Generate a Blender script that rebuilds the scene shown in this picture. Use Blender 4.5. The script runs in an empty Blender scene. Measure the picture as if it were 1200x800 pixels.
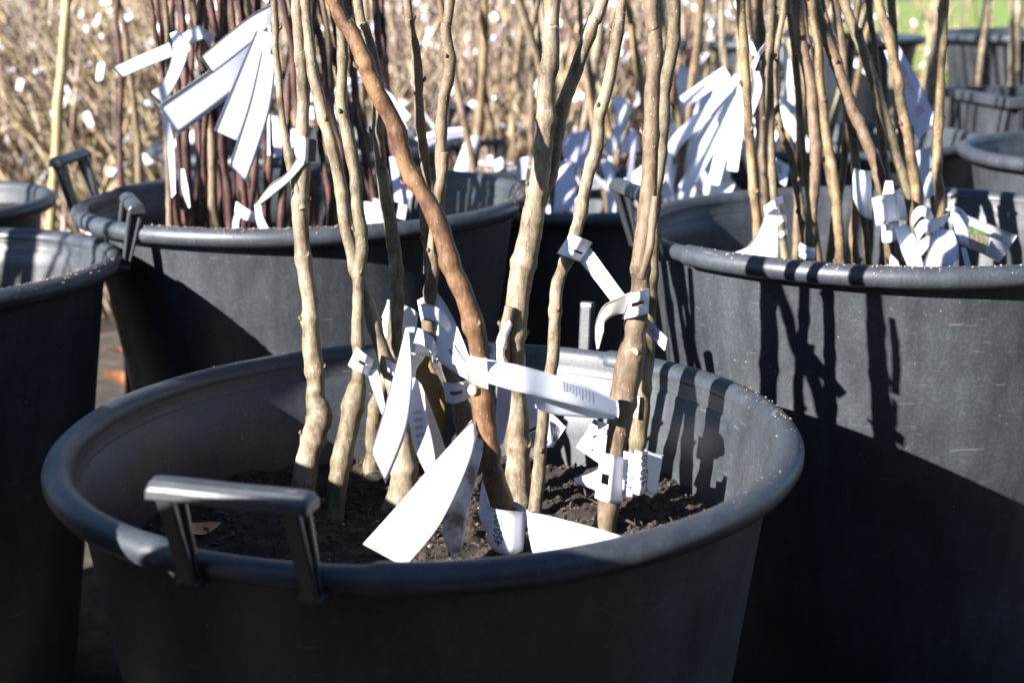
import bpy, bmesh, math, random
from mathutils import Vector, Matrix, noise
random.seed(7)
scene = bpy.context.scene
COL = scene.collection

# ------------------------------------------------------------------ camera
ZC = 1.0
FPX, PITCH, ROLL = 1696.0, 0.2407, -0.0169          # focal length in pixels of a 1200 px wide frame
CAM = Vector((0, 0, ZC))
_c, _s = math.cos(PITCH), math.sin(PITCH)
FWD = Vector((0, _c, -_s)); UP0 = Vector((0, _s, _c)); RT0 = Vector((1, 0, 0))
RT = RT0 * math.cos(ROLL) + UP0 * math.sin(ROLL)
UP = UP0 * math.cos(ROLL) - RT0 * math.sin(ROLL)
cd = bpy.data.cameras.new('camera')
cam = bpy.data.objects.new('camera', cd); COL.objects.link(cam)
cam.matrix_world = Matrix(((RT.x, UP.x, -FWD.x, CAM.x), (RT.y, UP.y, -FWD.y, CAM.y), (RT.z, UP.z, -FWD.z, CAM.z), (0, 0, 0, 1)))
cd.sensor_width = 36; cd.lens = 36 * FPX / 1200
cd.clip_start = 0.05; cd.clip_end = 2000
cd.dof.use_dof = True; cd.dof.focus_distance = 1.50; cd.dof.aperture_fstop = 5.6
scene.camera = cam

# ------------------------------------------------------------------ light
SUN_AZ, SUN_EL = math.radians(40), math.radians(25)   # direction the light travels, measured from +x towards +y
w = bpy.data.worlds.new('World'); scene.world = w; w.use_nodes = True
nt = w.node_tree; nt.nodes.clear()
sky = nt.nodes.new('ShaderNodeTexSky'); sky.sky_type = 'NISHITA'; sky.sun_disc = False
sky.sun_elevation = SUN_EL; sky.air_density = 0.8; sky.dust_density = 0.1; sky.ozone_density = 2.5
_px, _py = -math.cos(SUN_AZ), -math.sin(SUN_AZ)       # where the sun stands
sky.sun_rotation = math.atan2(_px, _py)
bg = nt.nodes.new('ShaderNodeBackground'); bg.inputs['Strength'].default_value = 0.05
wo = nt.nodes.new('ShaderNodeOutputWorld')
nt.links.new(sky.outputs[0], bg.inputs[0]); nt.links.new(bg.outputs[0], wo.inputs[0])
sl = bpy.data.lights.new('sun', 'SUN'); sl.energy = 5.0; sl.angle = math.radians(0.5); sl.color = (1.0, 0.965, 0.93)
so = bpy.data.objects.new('sun', sl); COL.objects.link(so)
_d = Vector((math.cos(SUN_AZ) * math.cos(SUN_EL), math.sin(SUN_AZ) * math.cos(SUN_EL), -math.sin(SUN_EL)))
so.rotation_euler = _d.to_track_quat('-Z', 'Y').to_euler(); so.location = (-3, -3, 4)
vs = scene.view_settings
vs.view_transform = 'Standard'; vs.look = 'None'; vs.exposure = 2.1; vs.gamma = 1; vs.use_curve_mapping = False

# ------------------------------------------------------------------ helpers
def ray(x, y):
    return FWD + RT * ((x - 600) / FPX) - UP * ((y - 400) / FPX)
def P(x, y, Y):                                        # the point seen at a pixel, at world depth Y
    d = ray(x, y); return CAM + d * (Y / d.y)
def PZ(x, y, z):                                       # the point seen at a pixel, at height z
    d = ray(x, y); return CAM + d * ((z - ZC) / d.z)
def pxm(p):                                            # metres per pixel at a point
    return (p - CAM).dot(FWD) / FPX
def mesh_obj(name, vf, mat, parent=None, base=None, smooth=True):
    vv, ff = vf
    b = base if base is not None else Vector((0, 0, 0))
    me = bpy.data.meshes.new(name)
    me.from_pydata([tuple(Vector(v) - b) for v in vv], [], ff)
    me.update()
    if smooth: me.polygons.foreach_set('use_smooth', [True] * len(me.polygons))
    if mat is not None: me.materials.append(mat)
    o = bpy.data.objects.new(name, me); COL.objects.link(o)
    if parent is not None: o.parent = parent
    else: o.location = b
    return o
def thing(name, label, cat, base, group=None):
    o = bpy.data.objects.new(name, None); COL.objects.link(o)
    o.location = base; o.empty_display_size = 0.05
    return tag_props(o, label, cat, group)
def tag_props(o, label=None, cat=None, group=None, kind=None):
    if label: o['label'] = label
    if cat: o['category'] = cat
    if group: o['group'] = group
    if kind: o['kind'] = kind
    return o
def catmull(pts, n):
    """pts: list of tuples -> resampled list, n samples per span"""
    out = []; m = len(pts)
    for i in range(m - 1):
        p0 = pts[max(i - 1, 0)]; p1 = pts[i]; p2 = pts[i + 1]; p3 = pts[min(i + 2, m - 1)]
        for k in range(n):
            t = k / n
            out.append(tuple(0.5 * ((2 * b) + (-a + c) * t + (2 * a - 5 * b + 4 * c - d) * t * t + (-a + 3 * b - 3 * c + d) * t ** 3)
                             for a, b, c, d in zip(p0, p1, p2, p3)))
    out.append(tuple(pts[-1])); return out
def join(*vfs):
    V, F = [], []
    for v, f in vfs:
        o = len(V); V += list(v); F += [tuple(i + o for i in q) for q in f]
    return V, F
def tube(path, sides=10, cap=True, rough=0.0, seed=0):
    """path: list of (x,y,z,r)"""
    V, F = [], []
    n = len(path)
    prev = None
    for i, q in enumerate(path):
        p = Vector(q[:3]); r = q[3]
        a = Vector(path[max(i - 1, 0)][:3]); b = Vector(path[min(i + 1, n - 1)][:3])
        t = (b - a).normalized() if (b - a).length > 1e-9 else Vector((0, 0, 1))
        if prev is None:
            u = t.cross(Vector((0.3, 1, 0.1))).normalized()
        else:
            u = (prev - t * prev.dot(t)).normalized()
        prev = u; v = t.cross(u)
        for k in range(sides):
            a_ = 2 * math.pi * k / sides
            rr = r
            if rough: rr *= 1 + rough * noise.noise(Vector((math.cos(a_) * 1.3 + seed, math.sin(a_) * 1.3, i * 0.23)))
            V.append(p + (u * math.cos(a_) + v * math.sin(a_)) * rr)
    for i in range(n - 1):
        for k in range(sides):
            k2 = (k + 1) % sides
            F.append((i * sides + k, i * sides + k2, (i + 1) * sides + k2, (i + 1) * sides + k))
    if cap:
        F.append(tuple(range(sides))[::-1]); F.append(tuple((n - 1) * sides + k for k in range(sides)))
    return V, F
def lathe(profile, c, seg=96, mod=None):
    V, F = [], []; n = len(profile)
    for k in range(seg):
        a = 2 * math.pi * k / seg; ca, sa = math.cos(a), math.sin(a)
        for j, (r, z) in enumerate(profile):
            if mod: r, z = mod(a, r, z, j)
            V.append((c[0] + r * ca, c[1] + r * sa, c[2] + z))
    for k in range(seg):
        k2 = (k + 1) % seg
        for j in range(n - 1):
            F.append((k * n + j, k2 * n + j, k2 * n + j + 1, k * n + j + 1))
    return V, F
def prism(poly, o, ex, ey, ez, t0, t1):
    """polygon in the ex/ey plane, pushed from t0 to t1 along ez"""
    n = len(poly)
    V = [o + ex * x + ey * y + ez * t0 for x, y in poly] + [o + ex * x + ey * y + ez * t1 for x, y in poly]
    F = [tuple(range(n))[::-1], tuple(range(n, 2 * n))] + [(i, (i + 1) % n, n + (i + 1) % n, n + i) for i in range(n)]
    return V, F

# ------------------------------------------------------------------ materials
def new_mat(name):
    m = bpy.data.materials.new(name); m.use_nodes = True
    t = m.node_tree; b = t.nodes['Principled BSDF']; return m, t, b
def N(t, typ, **kw):
    n = t.nodes.new('ShaderNode' + typ)
    for k, v in kw.items():
        if hasattr(n, k): setattr(n, k, v)
        else: n.inputs[k].default_value = v
    return n
def ramp(t, fac, stops):
    r = t.nodes.new('ShaderNodeValToRGB'); e = r.color_ramp.elements
    e[0].position, e[0].color = stops[0][0], (*stops[0][1], 1)
    e[1].position, e[1].color = stops[-1][0], (*stops[-1][1], 1)
    for p, c in stops[1:-1]:
        x = e.new(p); x.color = (*c, 1)
    t.links.new(fac, r.inputs[0]); return r
def geo_pos(t):
    return t.nodes.new('ShaderNodeNewGeometry').outputs['Position']
def plastic(name, dust=0.5, base=(0.006, 0.007, 0.010), r0=0.36, r1=0.55, spec=0.6):
    m, t, b = new_mat(name); L = t.links
    pos = geo_pos(t)
    n1 = N(t, 'TexNoise', Scale=7.0, Detail=6.0, Roughness=0.65); L.new(pos, n1.inputs['Vector'])
    n2 = N(t, 'TexNoise', Scale=260.0, Detail=3.0); L.new(pos, n2.inputs['Vector'])
    mp = N(t, 'Mapping'); mp.inputs['Scale'].default_value = (1, 1, 0.12); L.new(pos, mp.inputs[0])
    n3 = N(t, 'TexNoise', Scale=45.0, Detail=4.0, Roughness=0.6); L.new(mp.outputs[0], n3.inputs['Vector'])
    a = N(t, 'Math', operation='MULTIPLY'); L.new(n1.outputs[0], a.inputs[0]); L.new(n3.outputs[0], a.inputs[1])
    r = ramp(t, a.outputs[0], [(0.10, (0.3, 0.3, 0.3)), (0.40, (1, 1, 1))])
    s2 = ramp(t, n2.outputs[0], [(0.45, (0.6, 0.6, 0.6)), (0.72, (1, 1, 1))])
    dm = N(t, 'Math', operation='MULTIPLY'); L.new(r.outputs[0], dm.inputs[0]); L.new(s2.outputs[0], dm.inputs[1])
    dm2 = N(t, 'Math', operation='MULTIPLY'); L.new(dm.outputs[0], dm2.inputs[0]); dm2.inputs[1].default_value = dust
    # scratches and pale specks
    vo = N(t, 'TexVoronoi', Scale=95.0); L.new(pos, vo.inputs['Vector'])
    sp = ramp(t, vo.outputs['Distance'], [(0.06, (1, 1, 1)), (0.10, (0, 0, 0))])
    n4 = N(t, 'TexNoise', Scale=18.0); L.new(pos, n4.inputs['Vector'])
    s4 = ramp(t, n4.outputs[0], [(0.55, (0, 0, 0)), (0.68, (1, 1, 1))])
    sm = N(t, 'Math', operation='MULTIPLY'); L.new(sp.outputs[0], sm.inputs[0]); L.new(s4.outputs[0], sm.inputs[1])
    mx = N(t, 'MixRGB'); mx.inputs[1].default_value = (*base, 1); mx.inputs[2].default_value = (0.070, 0.080, 0.088, 1); L.new(dm2.outputs[0], mx.inputs[0])
    mp5 = N(t, 'Mapping'); mp5.inputs['Scale'].default_value = (1, 1, 14); mp5.inputs['Rotation'].default_value = (0.5, 0.35, 0); L.new(pos, mp5.inputs[0])
    n5 = N(t, 'TexNoise', Scale=26.0, Detail=2.0); L.new(mp5.outputs[0], n5.inputs['Vector'])
    s5 = ramp(t, n5.outputs[0], [(0.69, (0, 0, 0)), (0.74, (0.22, 0.22, 0.22))])
    am = N(t, 'Math', operation='MAXIMUM'); L.new(sm.outputs[0], am.inputs[0]); L.new(s5.outputs[0], am.inputs[1]); sm = am
    mx2 = N(t, 'MixRGB'); L.new(sm.outputs[0], mx2.inputs[0]); L.new(mx.outputs[0], mx2.inputs[1]); mx2.inputs[2].default_value = (0.3, 0.27, 0.23, 1)
    L.new(mx2.outputs[0], b.inputs['Base Color'])
    ro = ramp(t, n1.outputs[0], [(0.3, (r0, r0, r0)), (0.7, (r1, r1, r1))]); L.new(ro.outputs[0], b.inputs['Roughness'])
    b.inputs['Specular IOR Level'].default_value = spec
    bp = N(t, 'Bump', Strength=0.12, Distance=0.001); L.new(n2.outputs[0], bp.inputs['Height']); L.new(bp.outputs[0], b.inputs['Normal'])
    return m
def bark(name, light, mid, dark, lent=(0.5, 0.42, 0.3), sc=1.0):
    m, t, b = new_mat(name); L = t.links
    pos = geo_pos(t)
    mp = N(t, 'Mapping'); mp.inputs['Scale'].default_value = (1, 1, 0.35); L.new(pos, mp.inputs[0])
    n1 = N(t, 'TexNoise', Scale=170.0 * sc, Detail=8.0, Roughness=0.75); L.new(mp.outputs[0], n1.inputs['Vector'])
    n2 = N(t, 'TexNoise', Scale=22.0 * sc, Detail=6.0, Roughness=0.65); L.new(pos, n2.inputs['Vector'])
    ad = N(t, 'MixRGB', blend_type='MIX'); ad.inputs[0].default_value = 0.5; L.new(n1.outputs[0], ad.inputs[1]); L.new(n2.outputs[0], ad.inputs[2])
    r = ramp(t, ad.outputs[0], [(0.38, dark), (0.48, mid), (0.57, light)])
    vo = N(t, 'TexVoronoi', Scale=330.0 * sc); L.new(mp.outputs[0], vo.inputs['Vector'])
    lr = ramp(t, vo.outputs['Distance'], [(0.14, (1, 1, 1)), (0.22, (0, 0, 0))])
    n3 = N(t, 'TexNoise', Scale=120.0 * sc); L.new(pos, n3.inputs['Vector'])
    ls = ramp(t, n3.outputs[0], [(0.48, (0, 0, 0)), (0.6, (0.8, 0.8, 0.8))])
    lm_ = N(t, 'Math', operation='MULTIPLY'); L.new(lr.outputs[0], lm_.inputs[0]); L.new(ls.outputs[0], lm_.inputs[1])
    mx = N(t, 'MixRGB'); L.new(lm_.outputs[0], mx.inputs[0]); L.new(r.outputs[0], mx.inputs[1]); mx.inputs[2].default_value = (*lent, 1)
    L.new(mx.outputs[0], b.inputs['Base Color'])
    b.inputs['Roughness'].default_value = 0.55
    b.inputs['Specular IOR Level'].default_value = 0.35
    a2 = N(t, 'Math', operation='ADD'); L.new(n1.outputs[0], a2.inputs[0]); L.new(lm_.outputs[0], a2.inputs[1])
    bp = N(t, 'Bump', Strength=0.8, Distance=0.0016); L.new(a2.outputs[0], bp.inputs['Height']); L.new(bp.outputs[0], b.inputs['Normal'])
    return m
def paper(name, col=(0.82, 0.82, 0.84), stain=None, sc=40.0, lo=0.45, hi=0.6, trans=0.22):
    m, t, b = new_mat(name); L = t.links
    pos = geo_pos(t)
    out = t.nodes['Material Output']
    n1 = N(t, 'TexNoise', Scale=sc, Detail=6.0, Roughness=0.6); L.new(pos, n1.inputs['Vector'])
    if stain:
        r = ramp(t, n1.outputs[0], [(lo, col), (hi, stain)])
    else:
        r = ramp(t, n1.outputs[0], [(0.3, tuple(c * 0.96 for c in col)), (0.7, col)])
    L.new(r.outputs[0], b.inputs['Base Color'])
    b.inputs['Roughness'].default_value = 0.38
    b.inputs['Specular IOR Level'].default_value = 0.4
    tr = N(t, 'BsdfTranslucent'); L.new(r.outputs[0], tr.inputs['Color'])
    ms = N(t, 'MixShader'); ms.inputs[0].default_value = trans
    L.new(b.outputs[0], ms.inputs[1]); L.new(tr.outputs[0], ms.inputs[2]); L.new(ms.outputs[0], out.inputs['Surface'])
    bp = N(t, 'Bump', Strength=0.12, Distance=0.002); L.new(n1.outputs[0], bp.inputs['Height']); L.new(bp.outputs[0], b.inputs['Normal'])
    return m
def plain(name, col, rough=0.6, var=0.25, sc=40.0):
    m, t, b = new_mat(name); L = t.links
    n1 = N(t, 'TexNoise', Scale=sc, Detail=4.0); L.new(geo_pos(t), n1.inputs['Vector'])
    r = ramp(t, n1.outputs[0], [(0.3, tuple(c * (1 - var) for c in col)), (0.7, tuple(min(1, c * (1 + var)) for c in col))])
    L.new(r.outputs[0], b.inputs['Base Color']); b.inputs['Roughness'].default_value = rough
    return m
def multi(name, cols, sc, rough=0.7, zs=1.0, wscale=None):
    m, t, b = new_mat(name); L = t.links
    mp = N(t, 'Mapping'); mp.inputs['Scale'].default_value = (1, 1, zs); L.new(geo_pos(t), mp.inputs[0])
    n1 = N(t, 'TexNoise', Scale=sc, Detail=5.0, Roughness=0.7); L.new(mp.outputs[0], n1.inputs['Vector'])
    k = len(cols)
    r = ramp(t, n1.outputs[0], [(0.3 + 0.4 * i / (k - 1), c) for i, c in enumerate(cols)])
    L.new(r.outputs[0], b.inputs['Base Color']); b.inputs['Roughness'].default_value = rough
    bp = N(t, 'Bump', Strength=0.5, Distance=0.004); L.new(n1.outputs[0], bp.inputs['Height']); L.new(bp.outputs[0], b.inputs['Normal'])
    return m
M_POT = plastic('black_dusty_plastic', 0.85)
M_RIM = plastic('black_plastic_rim', 0.8, (0.010, 0.012, 0.021))  # sky's navy reflection painted in as a bluish base colour
M_HAN = plastic('black_plastic_handle', 0.6, (0.012, 0.013, 0.017), 0.28, 0.42, 0.7)
M_B_TAN = bark('tan_bark', (0.243, 0.199, 0.138), (0.150, 0.115, 0.073), (0.049, 0.035, 0.023), (0.358, 0.317, 0.248))
M_B_OLI = bark('olive_bark', (0.191, 0.157, 0.101), (0.112, 0.087, 0.050), (0.034, 0.024, 0.014), (0.309, 0.269, 0.202))
M_B_ORG = bark('orange_bark', (0.19, 0.105, 0.05), (0.105, 0.05, 0.024), (0.036, 0.018, 0.010), (0.3, 0.22, 0.13))
M_B_BRN = bark('brown_bark', (0.176, 0.126, 0.082), (0.117, 0.079, 0.046), (0.050, 0.032, 0.020))
M_B_RED = bark('maroon_bark', (0.10, 0.045, 0.036), (0.05, 0.02, 0.017), (0.02, 0.009, 0.008), (0.16, 0.1, 0.08))
M_B_YEL = bark('yellow_bark', (0.225, 0.163, 0.090), (0.135, 0.090, 0.045), (0.045, 0.030, 0.014))
M_BUD = plain('bud_scales', (0.1, 0.065, 0.04), 0.7, 0.4, 300)
M_CUT = plain('cut_wood', (0.33, 0.25, 0.16), 0.8, 0.2, 200)
M_PAP = paper("white_tag_paper", (0.79, 0.80, 0.86))
M_PAPB = paper('bluish_tag_paper', (0.74, 0.78, 0.86))
M_PAPL = paper('lilac_tag_paper', (0.76, 0.74, 0.87))
M_PAPP = paper('pinkish_tag_paper', (0.74, 0.66, 0.6))
M_DIRT = paper('weathered_tag_paper', (0.62, 0.58, 0.57), (0.22, 0.15, 0.12), 55.0, 0.42, 0.62, 0.1)
M_SPK = paper('speckled_tag_paper', (0.78, 0.8, 0.84), (0.03, 0.03, 0.035), 130.0, 0.56, 0.6, 0.1)
M_INK = plain('printed_ink', (0.018, 0.018, 0.035), 0.9, 0.2)
M_INKL = plain('pale_printed_ink', (0.42, 0.42, 0.5), 0.6, 0.1)
M_TAPE = plain('black_magnet_tape', (0.03, 0.028, 0.03), 0.4, 0.2)
M_GRN = multi('printed_picture_green', [(0.02, 0.1, 0.02), (0.12, 0.28, 0.06), (0.5, 0.25, 0.3), (0.05, 0.2, 0.04)], 60.0, 0.4)
M_PNK = multi('printed_picture_pink', [(0.7, 0.65, 0.72), (0.6, 0.3, 0.4), (0.7, 0.66, 0.75), (0.5, 0.55, 0.45)], 22.0, 0.4)
M_SOIL = multi('dark_potting_soil', [(0.006, 0.004, 0.003), (0.016, 0.010, 0.007), (0.045, 0.027, 0.018)], 70.0, 0.95)
M_CRUMB = multi('soil_crumbs', [(0.008, 0.005, 0.004), (0.03, 0.018, 0.012), (0.12, 0.075, 0.052)], 160.0, 0.9)
M_GRIT = multi('pale_grit', [(0.12, 0.08, 0.05), (0.3, 0.23, 0.16), (0.55, 0.47, 0.38)], 300.0, 0.9)
M_GROUND = multi('brown_ground', [(0.012, 0.009, 0.007), (0.04, 0.029, 0.021), (0.11, 0.08, 0.058)], 14.0, 0.95)
M_LEAF = multi('dry_leaf', [(0.05, 0.022, 0.008), (0.16, 0.075, 0.018), (0.10, 0.085, 0.02), (0.22, 0.13, 0.04)], 70.0, 0.55)
M_LEAFO = multi('orange_fallen_leaf', [(0.42, 0.16, 0.05), (0.62, 0.3, 0.14), (0.5, 0.2, 0.07)], 60.0, 0.6)

# ------------------------------------------------------------------ ground
def ground():
    V, F = [], []
    xs = [-300, -60, -20] + [-6 + 0.25 * i for i in range(49)] + [20, 60, 300]
    ys = [-60, -10] + [-1 + 0.25 * i for i in range(65)] + [25, 60, 150, 600]
    for y in ys:
        for x in xs:
            V.append((x, y, 0.025 * noise.noise(Vector((x * 0.9, y * 0.9, 0))) if abs(x) < 10 and y < 20 else 0.0))
    n = len(xs)
    for j in range(len(ys) - 1):
        for i in range(n - 1):
            F.append((j * n + i, j * n + i + 1, (j + 1) * n + i + 1, (j + 1) * n + i))
    g = mesh_obj('ground', (V, F), M_GROUND); tag_props(g, 'bare brown earth under the tubs', 'ground', kind='structure')
ground()

# ------------------------------------------------------------------ pots
def handle_parts(ang, c, R, broken=None):
    er = Vector((math.cos(ang), math.sin(ang), 0)); et = Vector((-math.sin(ang), math.cos(ang), 0)); ez = Vector((0, 0, 1))
    o = Vector(c) + er * R
    vfs = []
    hw = 0.051
    for s in (-1, 1):
        if broken is not None and s != broken: continue
        top = 0.068 if broken is None else 0.056
        # radial/vertical outline of one leg: wide at the top, narrow at the foot, flaring outwards
        k = top / 0.068
        b0 = (0.006, -0.010); b1 = (0.015, -0.010)
        t0 = (0.006 + 0.014 * k, top); t1 = (0.015 + 0.025 * k, top)
        oo = o + et * (s * hw)
        vfs.append(prism([b0, b1, t1, t0], oo, er, ez, et, -0.0035, 0.0035))                       # web
        e = 0.0055
        vfs.append(prism([(b1[0] - e * .6, b1[1]), (b1[0] + .001, b1[1]), (t1[0] + .001, t1[1]), (t1[0] - e, t1[1])], oo, er, ez, et, -0.0070, 0.0070))
        vfs.append(prism([(b0[0] - .001, b0[1]), (b0[0] + e * .6, b0[1]), (t0[0] + e, t0[1]), (t0[0] - .001, t0[1])], oo, er, ez, et, -0.0070, 0.0070))
        vfs.append(prism([(-.002, -0.012), (.014, -0.013), (.017, -0.007), (-.002, -0.003)], oo, er, ez, et, -0.0105, 0.0105))   # foot pad
        if broken is not None:
            vfs.append(prism([(t0[0], top - .002), (t1[0], top - .002), (t1[0] - .004, top + .004), (t0[0] + .003, top + .006)], oo, er, ez, et, -0.008, 0.008))
    if broken is None:
        r1, r2 = 0.020, 0.042
        zz = 0.066
        sec = [(r1, zz), (r1 - .001, zz + .008), (r1 + .003, zz + .0135), (r1 + .010, zz + .0155), (r2 - .005, zz + .014), (r2, zz + .009), (r2 + .001, zz)]
        V = []; n = len(sec); st = [(-hw - .0145, .78), (-hw - .0115, .97), (-hw + .006, 1.0), (0, .97), (hw - .006, 1.0), (hw + .0115, .97), (hw + .0145, .78)]
        for t_, k in st:
            for x, z in sec:
                V.append(o + er * (x * 1.0) + et * t_ + ez * (zz - .004 + (z - zz + .004) * k))
        F = []
        for i in range(len(st) - 1):
            for j in range(n):
                j2 = (j + 1) % n
                F.append((i * n + j, i * n + j2, (i + 1) * n + j2, (i + 1) * n + j))
        F.append(tuple(range(n))[::-1]); F.append(tuple((len(st) - 1) * n + j for j in range(n)))
        vfs.append((V, F))
    return join(*vfs)
def bevel(o, w=0.0015, seg=2):
    m = o.modifiers.new('bevel', 'BEVEL'); m.width = w; m.segments = seg; m.limit_method = 'ANGLE'; m.angle_limit = math.radians(35)
    m.harden_normals = False
def pot(label, c, height, handles=(), broken=None, R=0.345, rt=0.0135, seg=128, group='black nursery tubs', soil_d=0.115, soil=True, soil_label=None):
    c = Vector(c); base = Vector((c.x, c.y, c.z - height))
    t = thing('nursery_tub', label, 'tub', base, group)
    k = 0.15
    ro = R - 0.0125; ri = R - 0.0145
    rb = ro - k * height
    def wob(a, r, z, j):
        return r + 0.0018 * noise.noise(Vector((math.cos(a) * 1.6 + c.x * 3, math.sin(a) * 1.6 + c.y, z * 3))), z
    prof = [(0.0, -height + .006), (rb - .02, -height + .006), (rb - .004, -height), (rb, -height + .006)]
    nz = 10
    for i in range(1, nz + 1):
        z = -height + (height - .012) * i / nz
        prof.append((ro + k * z, z))
    prof += [(ro, -.004)]
    wall = mesh_obj('wall', lathe(prof, c, seg, wob), M_POT, t, base)
    d = height - 0.02 if not soil else soil_d + 0.06
    pin = [(R - 0.012, .004), (ri, -.006), (ri - .0005, -.018), (ri - .0035, -.021)]
    for i in range(1, 9):
        z = -.021 - (d - .021) * i / 8
        pin.append((ri - .0035 + k * (z + .021), z))
    if not soil: pin.append((0, -d))
    mesh_obj('inner_wall', lathe(pin[::-1], c, seg, wob), M_POT, t, base)
    # the rolled rim: a bit thinner where the handles are moulded on
    def rmod(a, r, z, j):
        f = 0.0
        for h in handles:
            dd = abs((a - h + math.pi) % (2 * math.pi) - math.pi) * R
            f = max(f, 1 - min(1, max(0, (dd - 0.085) / 0.006)))
        q = 1 - 0.22 * f
        x = r - R
        dz = 0.0012 * noise.noise(Vector((math.cos(a) * 2, math.sin(a) * 2, c.x * 5)))
        return R + x * q, z * q + dz
    ring = []
    for i in range(17):
        a = math.radians(-150) + math.radians(330) * i / 16
        ring.append((R + rt * math.cos(a) * (1.04), rt * math.sin(a)))
    ring = [(R - .012, -.010)] + [(R + rt * 1.04 * math.cos(math.radians(q)), rt * math.sin(math.radians(q))) for q in (-110, -70, -40, -15, 10, 35, 60, 90, 120, 150, 180, 205)]
    ring.append(ring[0])
    mesh_obj('rim', lathe(ring, c, seg * 2, rmod), M_RIM, t, base)
    for i, h in enumerate(handles):
        br = broken if (broken is not None and i == 1) else None
        ho = mesh_obj('handle', handle_parts(h, c, R, br), M_HAN, t, base, smooth=False)
        bevel(ho, 0.0022, 2)
        if br is not None: ho['label'] = 'broken handle with one upright leg left'
    if soil: simple_soil(c, R, soil_d, soil_label or 'dark potting soil')
    return t
def simple_soil(c, R, d, label):
    V, F = [], []; rings, seg = 14, 48
    rad = R - 0.0165 - 0.15 * d
    V.append((c.x, c.y, c.z - d))
    for i in range(1, rings + 1):
        r = rad * i / rings
        for k in range(seg):
            a = 2 * math.pi * k / seg; x = c.x + r * math.cos(a); y = c.y + r * math.sin(a)
            V.append((x, y, c.z - d + 0.010 * noise.noise(Vector((x * 14, y * 14, 1))) + 0.006 * noise.noise(Vector((x * 50, y * 50, 3)))))
    for k in range(seg): F.append((0, 1 + k, 1 + (k + 1) % seg))
    for i in range(rings - 1):
        for k in range(seg):
            a = 1 + i * seg; F.append((a + k, a + seg + k, a + seg + (k + 1) % seg, a + (k + 1) % seg))
    return tag_props(mesh_obj('potting_soil', (V, F), M_SOIL, base=None), label, 'soil', kind='stuff')

C_MAIN = Vector((-0.0833, 1.3432, ZC - 0.4249))
C_BL = Vector((-0.3243, 2.2873, ZC - 0.3268))
C_R = Vector((0.5246, 1.9669, ZC - 0.3329))
C_L = Vector((-0.826, 1.93, ZC - 0.362))
def ang(c, x, y):
    q = PZ(x, y, c.z); return math.atan2(q.y - c.y, q.x - c.x)
H_MAIN = ang(C_MAIN, 297, 674)
pot('large black tub in full view holding tan saplings, U handle on its rim', C_MAIN, C_MAIN.z, (H_MAIN, H_MAIN + math.pi + math.radians(-1)), broken=-1, seg=160, soil=False)
pot('black tub crowded with maroon stems behind the open tub of tan saplings', C_BL, C_BL.z, (math.radians(176), math.radians(-4)), soil_label='dark soil in the tub of maroon stems')
pot('black tub with sunlit dusty side and striped stem shadows, holding yellow-brown stems', C_R, C_R.z, (math.radians(194), math.radians(14)), soil_label='dark soil in the tub of yellow-brown stems')
pot('smaller black tub with sunlit inner wall and handle touching the tub of maroon stems', C_L, C_L.z, (math.radians(20), math.radians(200)), R=0.28, soil_label='dark soil in the tub beside the maroon stems')

# ------------------------------------------------------------------ soil of the open tub
Z_SOIL = C_MAIN.z - 0.115
def soil_h(x, y):
    dx, dy = x - C_MAIN.x, y - C_MAIN.y
    h = 0.012 * noise.noise(Vector((x * 9, y * 9, 5))) + 0.010 * noise.noise(Vector((x * 28, y * 28, 1))) + 0.006 * noise.noise(Vector((x * 80, y * 80, 2)))
    return Z_SOIL + h
def crumb(p, r, rnd):
    """a squashed, uneven octahedron"""
    V = []
    for d in ((1, 0, 0), (0, 1, 0), (-1, 0, 0), (0, -1, 0), (0, 0, 1), (0, 0, -1)):
        k = r * rnd.uniform(0.55, 1.25)
        V.append((p[0] + d[0] * k + rnd.uniform(-.3, .3) * r, p[1] + d[1] * k + rnd.uniform(-.3, .3) * r, p[2] + d[2] * k * 0.8))
    F = [(0, 1, 4), (1, 2, 4), (2, 3, 4), (3, 0, 4), (1, 0, 5), (2, 1, 5), (3, 2, 5), (0, 3, 5)]
    return V, F
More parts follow.
